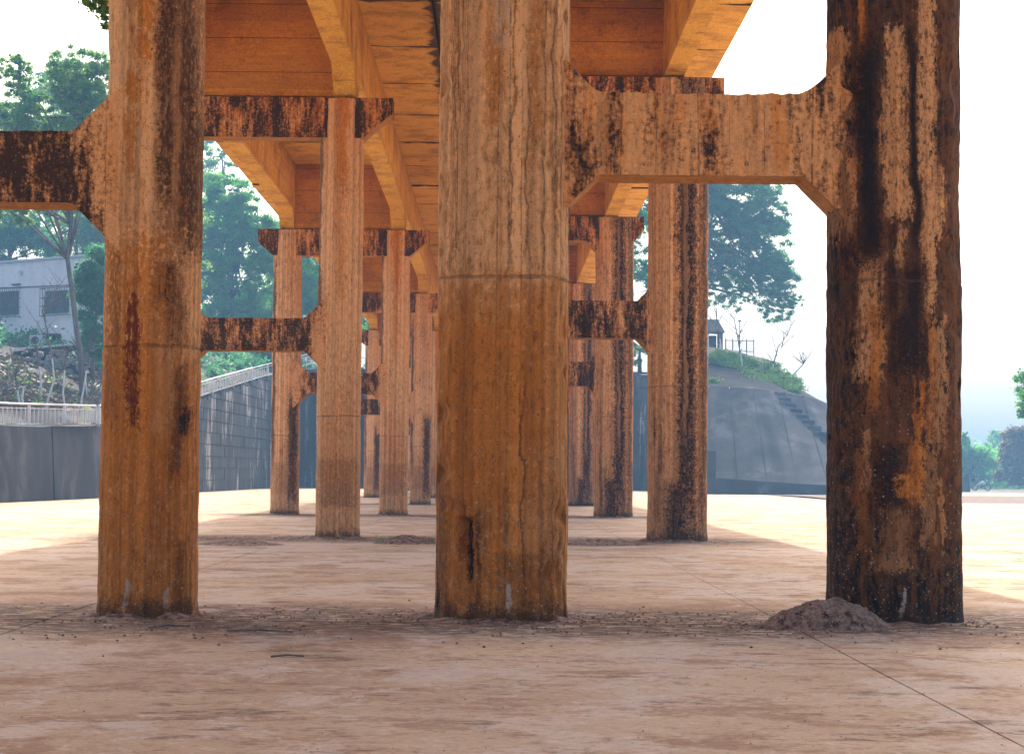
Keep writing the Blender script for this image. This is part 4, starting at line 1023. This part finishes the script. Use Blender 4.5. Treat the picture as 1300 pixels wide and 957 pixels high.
def wheel(x):
    m = MB(); k = 18; pts = [(x + .29 * math.cos(2 * math.pi * i / k), 0, .3 + .29 * math.sin(2 * math.pi * i / k)) for i in range(k + 1)]
    m.tube(pts, .055, 6, cap=False); w_ = m.build('wheel', M['iron'], t, smooth=True)
    h = MB(); h.tube([(x, -.05, .3), (x, .05, .3)], .06, 8)
    for i in range(6): an = math.pi * i / 3; h.tube([(x, 0, .3), (x + .25 * math.cos(an), 0, .3 + .25 * math.sin(an))], .012, 4)
    h.build('spokes', M['coping'], w_)
wheel(-.62); wheel(.62)
MB().tube([(-.5, 0, .45), (-.2, 0, .62), (.15, 0, .72), (.35, 0, .66)], [.07, .13, .17, .09], 8).build('tank', M['whitepaint'], t, smooth=True)
MB().tube([(-.75, 0, .78), (-.45, 0, .78), (-.1, 0, .74)], [.06, .12, .10], 8).build('seat', M['iron'], t, smooth=True)
MB().tube([(-.1, 0, .3), (.05, 0, .42), (.2, 0, .34)], [.12, .17, .12], 8).build('engine', M['iron'], t, smooth=True)
MB().tube([(.62, 0, .3), (.45, 0, .75), (.38, 0, 1.0)], .03, 6).build('fork', M['iron'], t)
MB().tube([(.32, -.33, 1.02), (.38, 0, 1.0), (.32, .33, 1.02)], .02, 6).build('handlebar', M['iron'], t)
MB().tube([(.48, 0, .9), (.56, 0, .9)], [.10, .07], 10).build('headlight', M['coping'], t)
MB().tube([(-.62, .08, .3), (-.1, .1, .28)], .035, 6).build('exhaust', M['coping'], t)
MB().box((-.95, -.17, .82), (-.6, .17, 1.1)).build('top_box', M['wallL'], t)

# ---------------------------------------------------------------- rubble heap, litter, pebbles
p = gnd(1056, 800); c = Vector((p.x, p.y + .30, 0))
t = thing('mortar_heap', 'low brown heap of mortar and gravel at the foot of the black right column', 'rubble heap', tuple(c))
RX, RZ = 70 * U, 37 * U
def fh(u, v):
    a = u * 2 * math.pi; r = v; q = 1 + .16 * math.sin(a * 2 + 1) + .12 * mnoise.noise(Vector((math.cos(a) * 1.5, math.sin(a) * 1.5, 0)))
    x, y = math.cos(a) * r * RX * q * 1.12, math.sin(a) * r * RX * .75 * q
    z = RZ * (1 - r ** 1.7) * (1 + .10 * mnoise.noise(Vector((x * 9, y * 9, 0)))) + .016 * mnoise.noise(Vector((x * 28, y * 28, 5))) * (1 if r < .97 else 0) - .012
    return (x + .12 * RX * (1 - r), y, z)
link('heap', grid_mesh('heap', 120, 50, fh, True, closed_u=True), M['mound'], t)
def chips(name, label, cat, gen, mat, parent=None, base=Vector((0, 0, 0))):
    v = []; f = []
    tv = [(1, 0, 0), (-.5, .87, 0), (-.5, -.87, 0), (0, 0, .9), (0, 0, -.6)]
    tf = [(0, 1, 3), (1, 2, 3), (2, 0, 3), (1, 0, 4), (2, 1, 4), (0, 2, 4)]
    for (x, y, z, s) in gen:
        a = random.random() * 6.28; sx, sy, sz = s * random.uniform(.6, 1.3), s * random.uniform(.6, 1.3), s * random.uniform(.4, .8); k = len(v)
        for (p_, q_, r_) in tv:
            X_, Y_ = p_ * sx, q_ * sy; v.append((x + X_ * math.cos(a) - Y_ * math.sin(a), y + X_ * math.sin(a) + Y_ * math.cos(a), z + r_ * sz))
        f += [tuple(k + i for i in q) for q in tf]
    o = link(name, mesh(name, v, f), mat, parent, kind='stuff')
    if label: tag(o, label, cat)
    return o
def gh():
    for i in range(2200):
        a = random.random() * 6.28; r = random.random() ** .6; x, y, z = fh(a / 6.2832, r * .99)
        yield (x, y, z + .002, random.uniform(.004, .014))
    for i in range(250):
        a = random.random() * 6.28; r = random.uniform(1, 1.5); x, y, z = fh(a / 6.2832, .99)
        yield (x * r, y * r, .002, random.uniform(.003, .012))
chips('grit', None, None, gh(), M['palestone'], t)
for i in range(26):
    a = random.random() * 6.28; q = random.uniform(.3, 1.12); x, y, z = fh(a / 6.2832, min(q, .99)); f_ = max(1, q); s_ = random.uniform(.012, .032)
    v = [(px_ * s_ * random.uniform(.6, 1.3), py_ * s_ * random.uniform(.6, 1.3), pz_ * s_ * random.uniform(.5, 1)) for px_, py_, pz_ in ((-1, -1, -.7), (1, -1, -.7), (1, 1, -.7), (-1, 1, -.7), (-.7, -.8, .8), (.8, -.6, .7), (.6, .8, .9), (-.8, .7, .6))]
    o = link('stone', mesh('stone', v, [(0, 3, 2, 1), (4, 5, 6, 7), (0, 1, 5, 4), (1, 2, 6, 5), (2, 3, 7, 6), (3, 0, 4, 7)]), M['palestone'], t, (x * f_, y * f_, z + .004))
def gl():
    for k in range(1, 6):
        y0 = DEP[k] * DU
        for i in range([0, 6500, 3000, 1200, 500, 300][k]):
            x = random.uniform(-1050, 640) * U; y = y0 + random.gauss(-.2, .95) * (1 + .4 * mnoise.noise(Vector((x * .5, 0, k))))
            if mnoise.noise(Vector((x * .7, y * 1.6, 3))) < -.12: continue
            yield (x, y, .003, (.0025 + .014 * random.random() ** 4) * (1 + .25 * k))
chips('gravel_litter', 'dark gravel and dry litter gathered in bands along the pier feet', 'gravel', gl(), M['stone'])
def gr_():
    for k in (1, 2, 3):
        for X, rr, off in ((XA, RAB, 62), (XB, RAB, 62), (XC, RCD, 72), (XD, RCD, 72)):
            for i in range([0, 1300, 500, 200][k]):
                a = random.random() * 6.28; q = rr * U * (1 + abs(random.gauss(0, .13))); 
                yield (X * U + math.cos(a) * q, DEP[k] * DU + off * U + math.sin(a) * q, .004, (.003 + .016 * random.random() ** 3) * (1 + .2 * k))
chips('foot_rubble', 'crumbs of spalled concrete lying tight round the pier feet', 'rubble', gr_(), M['mound'])
sk_v = []; sk_f = []
for k in (1, 2, 3):
    for X, rr, off in ((XA, RAB, 62), (XB, RAB, 62), (XC, RCD, 72), (XD, RCD, 72)):
        b0 = len(sk_v); na_ = 72
        for j, (q, z) in enumerate(((.93, .045), (1.03, .03), (1.16, .012), (1.42, -.006))):
            for i in range(na_):
                a = i / na_ * 2 * math.pi; nn = mnoise.noise(Vector((math.cos(a) * 2, math.sin(a) * 2, X + k)))
                q2 = q + (q - .93) * 1.1 * nn; sk_v.append((X * U + math.cos(a) * rr * q2 * U, DEP[k] * DU + off * U + math.sin(a) * rr * q2 * U, z * (1 + .8 * nn) + (.008 * mnoise.noise(Vector((a * 9, j, X))) if j < 3 else 0)))
        for j in range(3):
            for i in range(na_): sk_f.append((b0 + j * na_ + i, b0 + j * na_ + (i + 1) % na_, b0 + (j + 1) * na_ + (i + 1) % na_, b0 + (j + 1) * na_ + i))
o = link('packed_dirt', mesh('packed_dirt', sk_v, sk_f, True), M['mound'], kind='stuff'); tag(o, 'packed brown dirt banked in low skirts round the pier feet', 'dirt')
def gp():
    for i in range(1800):
        y = DU * (.45 + 2.2 * random.random() ** 1.5); x = random.uniform(-1050, 800) * U * (.6 + .4 * y / DU)
        yield (x, y, .002, random.uniform(.002, .008))
chips('loose_grit', 'fine pale and brown grit scattered over the dusty floor', 'grit', gp(), M['palestone'])
# fallen twigs near the left
for (a, b, l, an, lab) in ((365, 835, .22, .3, 'pale dry stick lying on the floor right of the left column'), (330, 803, .5, -.1, 'dark rag of dry leaves and stick near the left column foot'), (215, 797, .35, .6, 'thin dark twig touching the left column foot')):
    p = gnd(a, b); o = MB().tube([(-l / 2, 0, .012), (0, l * .08, .02), (l / 2, 0, .012)], .007, 5).build('fallen_twig', M['bark'], None, loc=(p.x, p.y, 0)); o.rotation_euler = (0, 0, an); tag(o, lab, 'twig')
# soil mounds with grass at the second row
for (a, b, rx, hz, lab, sd) in ((515, 690, 85, 9, 'low soil patch with sprouting grass right of the second left column', 1), (760, 692, 130, 6, 'thin dark silt patch before the second right column', 2), (300, 692, 120, 5, 'thin silt patch before the second left column', 3)):
    p = gnd(a, b); s = p.y / DU * U
    t = thing('silt_patch', lab, 'soil', (p.x, p.y + .5, 0))
    me = grid_mesh('soil', 60, 14, lambda u, v: (math.cos(u * 6.2832) * v * rx * .5 * s * (1 + .2 * mnoise.noise(Vector((math.cos(u * 6.2832), math.sin(u * 6.2832), sd)))), math.sin(u * 6.2832) * v * .9, max(-.01, hz * s * (1 - v ** 2) * (1 + .5 * mnoise.noise(Vector((u * 9, v * 5, sd)))) - .006)), True, closed_u=True)
    link('soil', me, M['mound'], t)
    if sd == 1:
        gm = MB()
        for i in range(240):
            x, y = random.uniform(-.5, .5) * rx * .8 * s, random.uniform(-.6, .3); h_ = random.uniform(.03, .13); gm.tube([(x, y, 0), (x + random.uniform(-.03, .03), y, h_)], [.006, .001], 3, cap=False)
        gm.build('grass', M['leafC'], t, kind='stuff')

# ---------------------------------------------------------------- haze
hz = MB().box((-560, -55, -1.2), (560, 700, 60)).build('haze', None, None, kind='stuff')
hm = bpy.data.materials.new('haze_air'); hm.use_nodes = True; hn = hm.node_tree; hn.nodes.clear()
pvn = hn.nodes.new('ShaderNodeVolumePrincipled'); pvn.inputs['Color'].default_value = (.30, .62, 1.0, 1); pvn.inputs['Density'].default_value = .0012; pvn.inputs['Anisotropy'].default_value = .0
oo = hn.nodes.new('ShaderNodeOutputMaterial'); hn.links.new(pvn.outputs[0], oo.inputs['Volume']); hz.data.materials.append(hm)
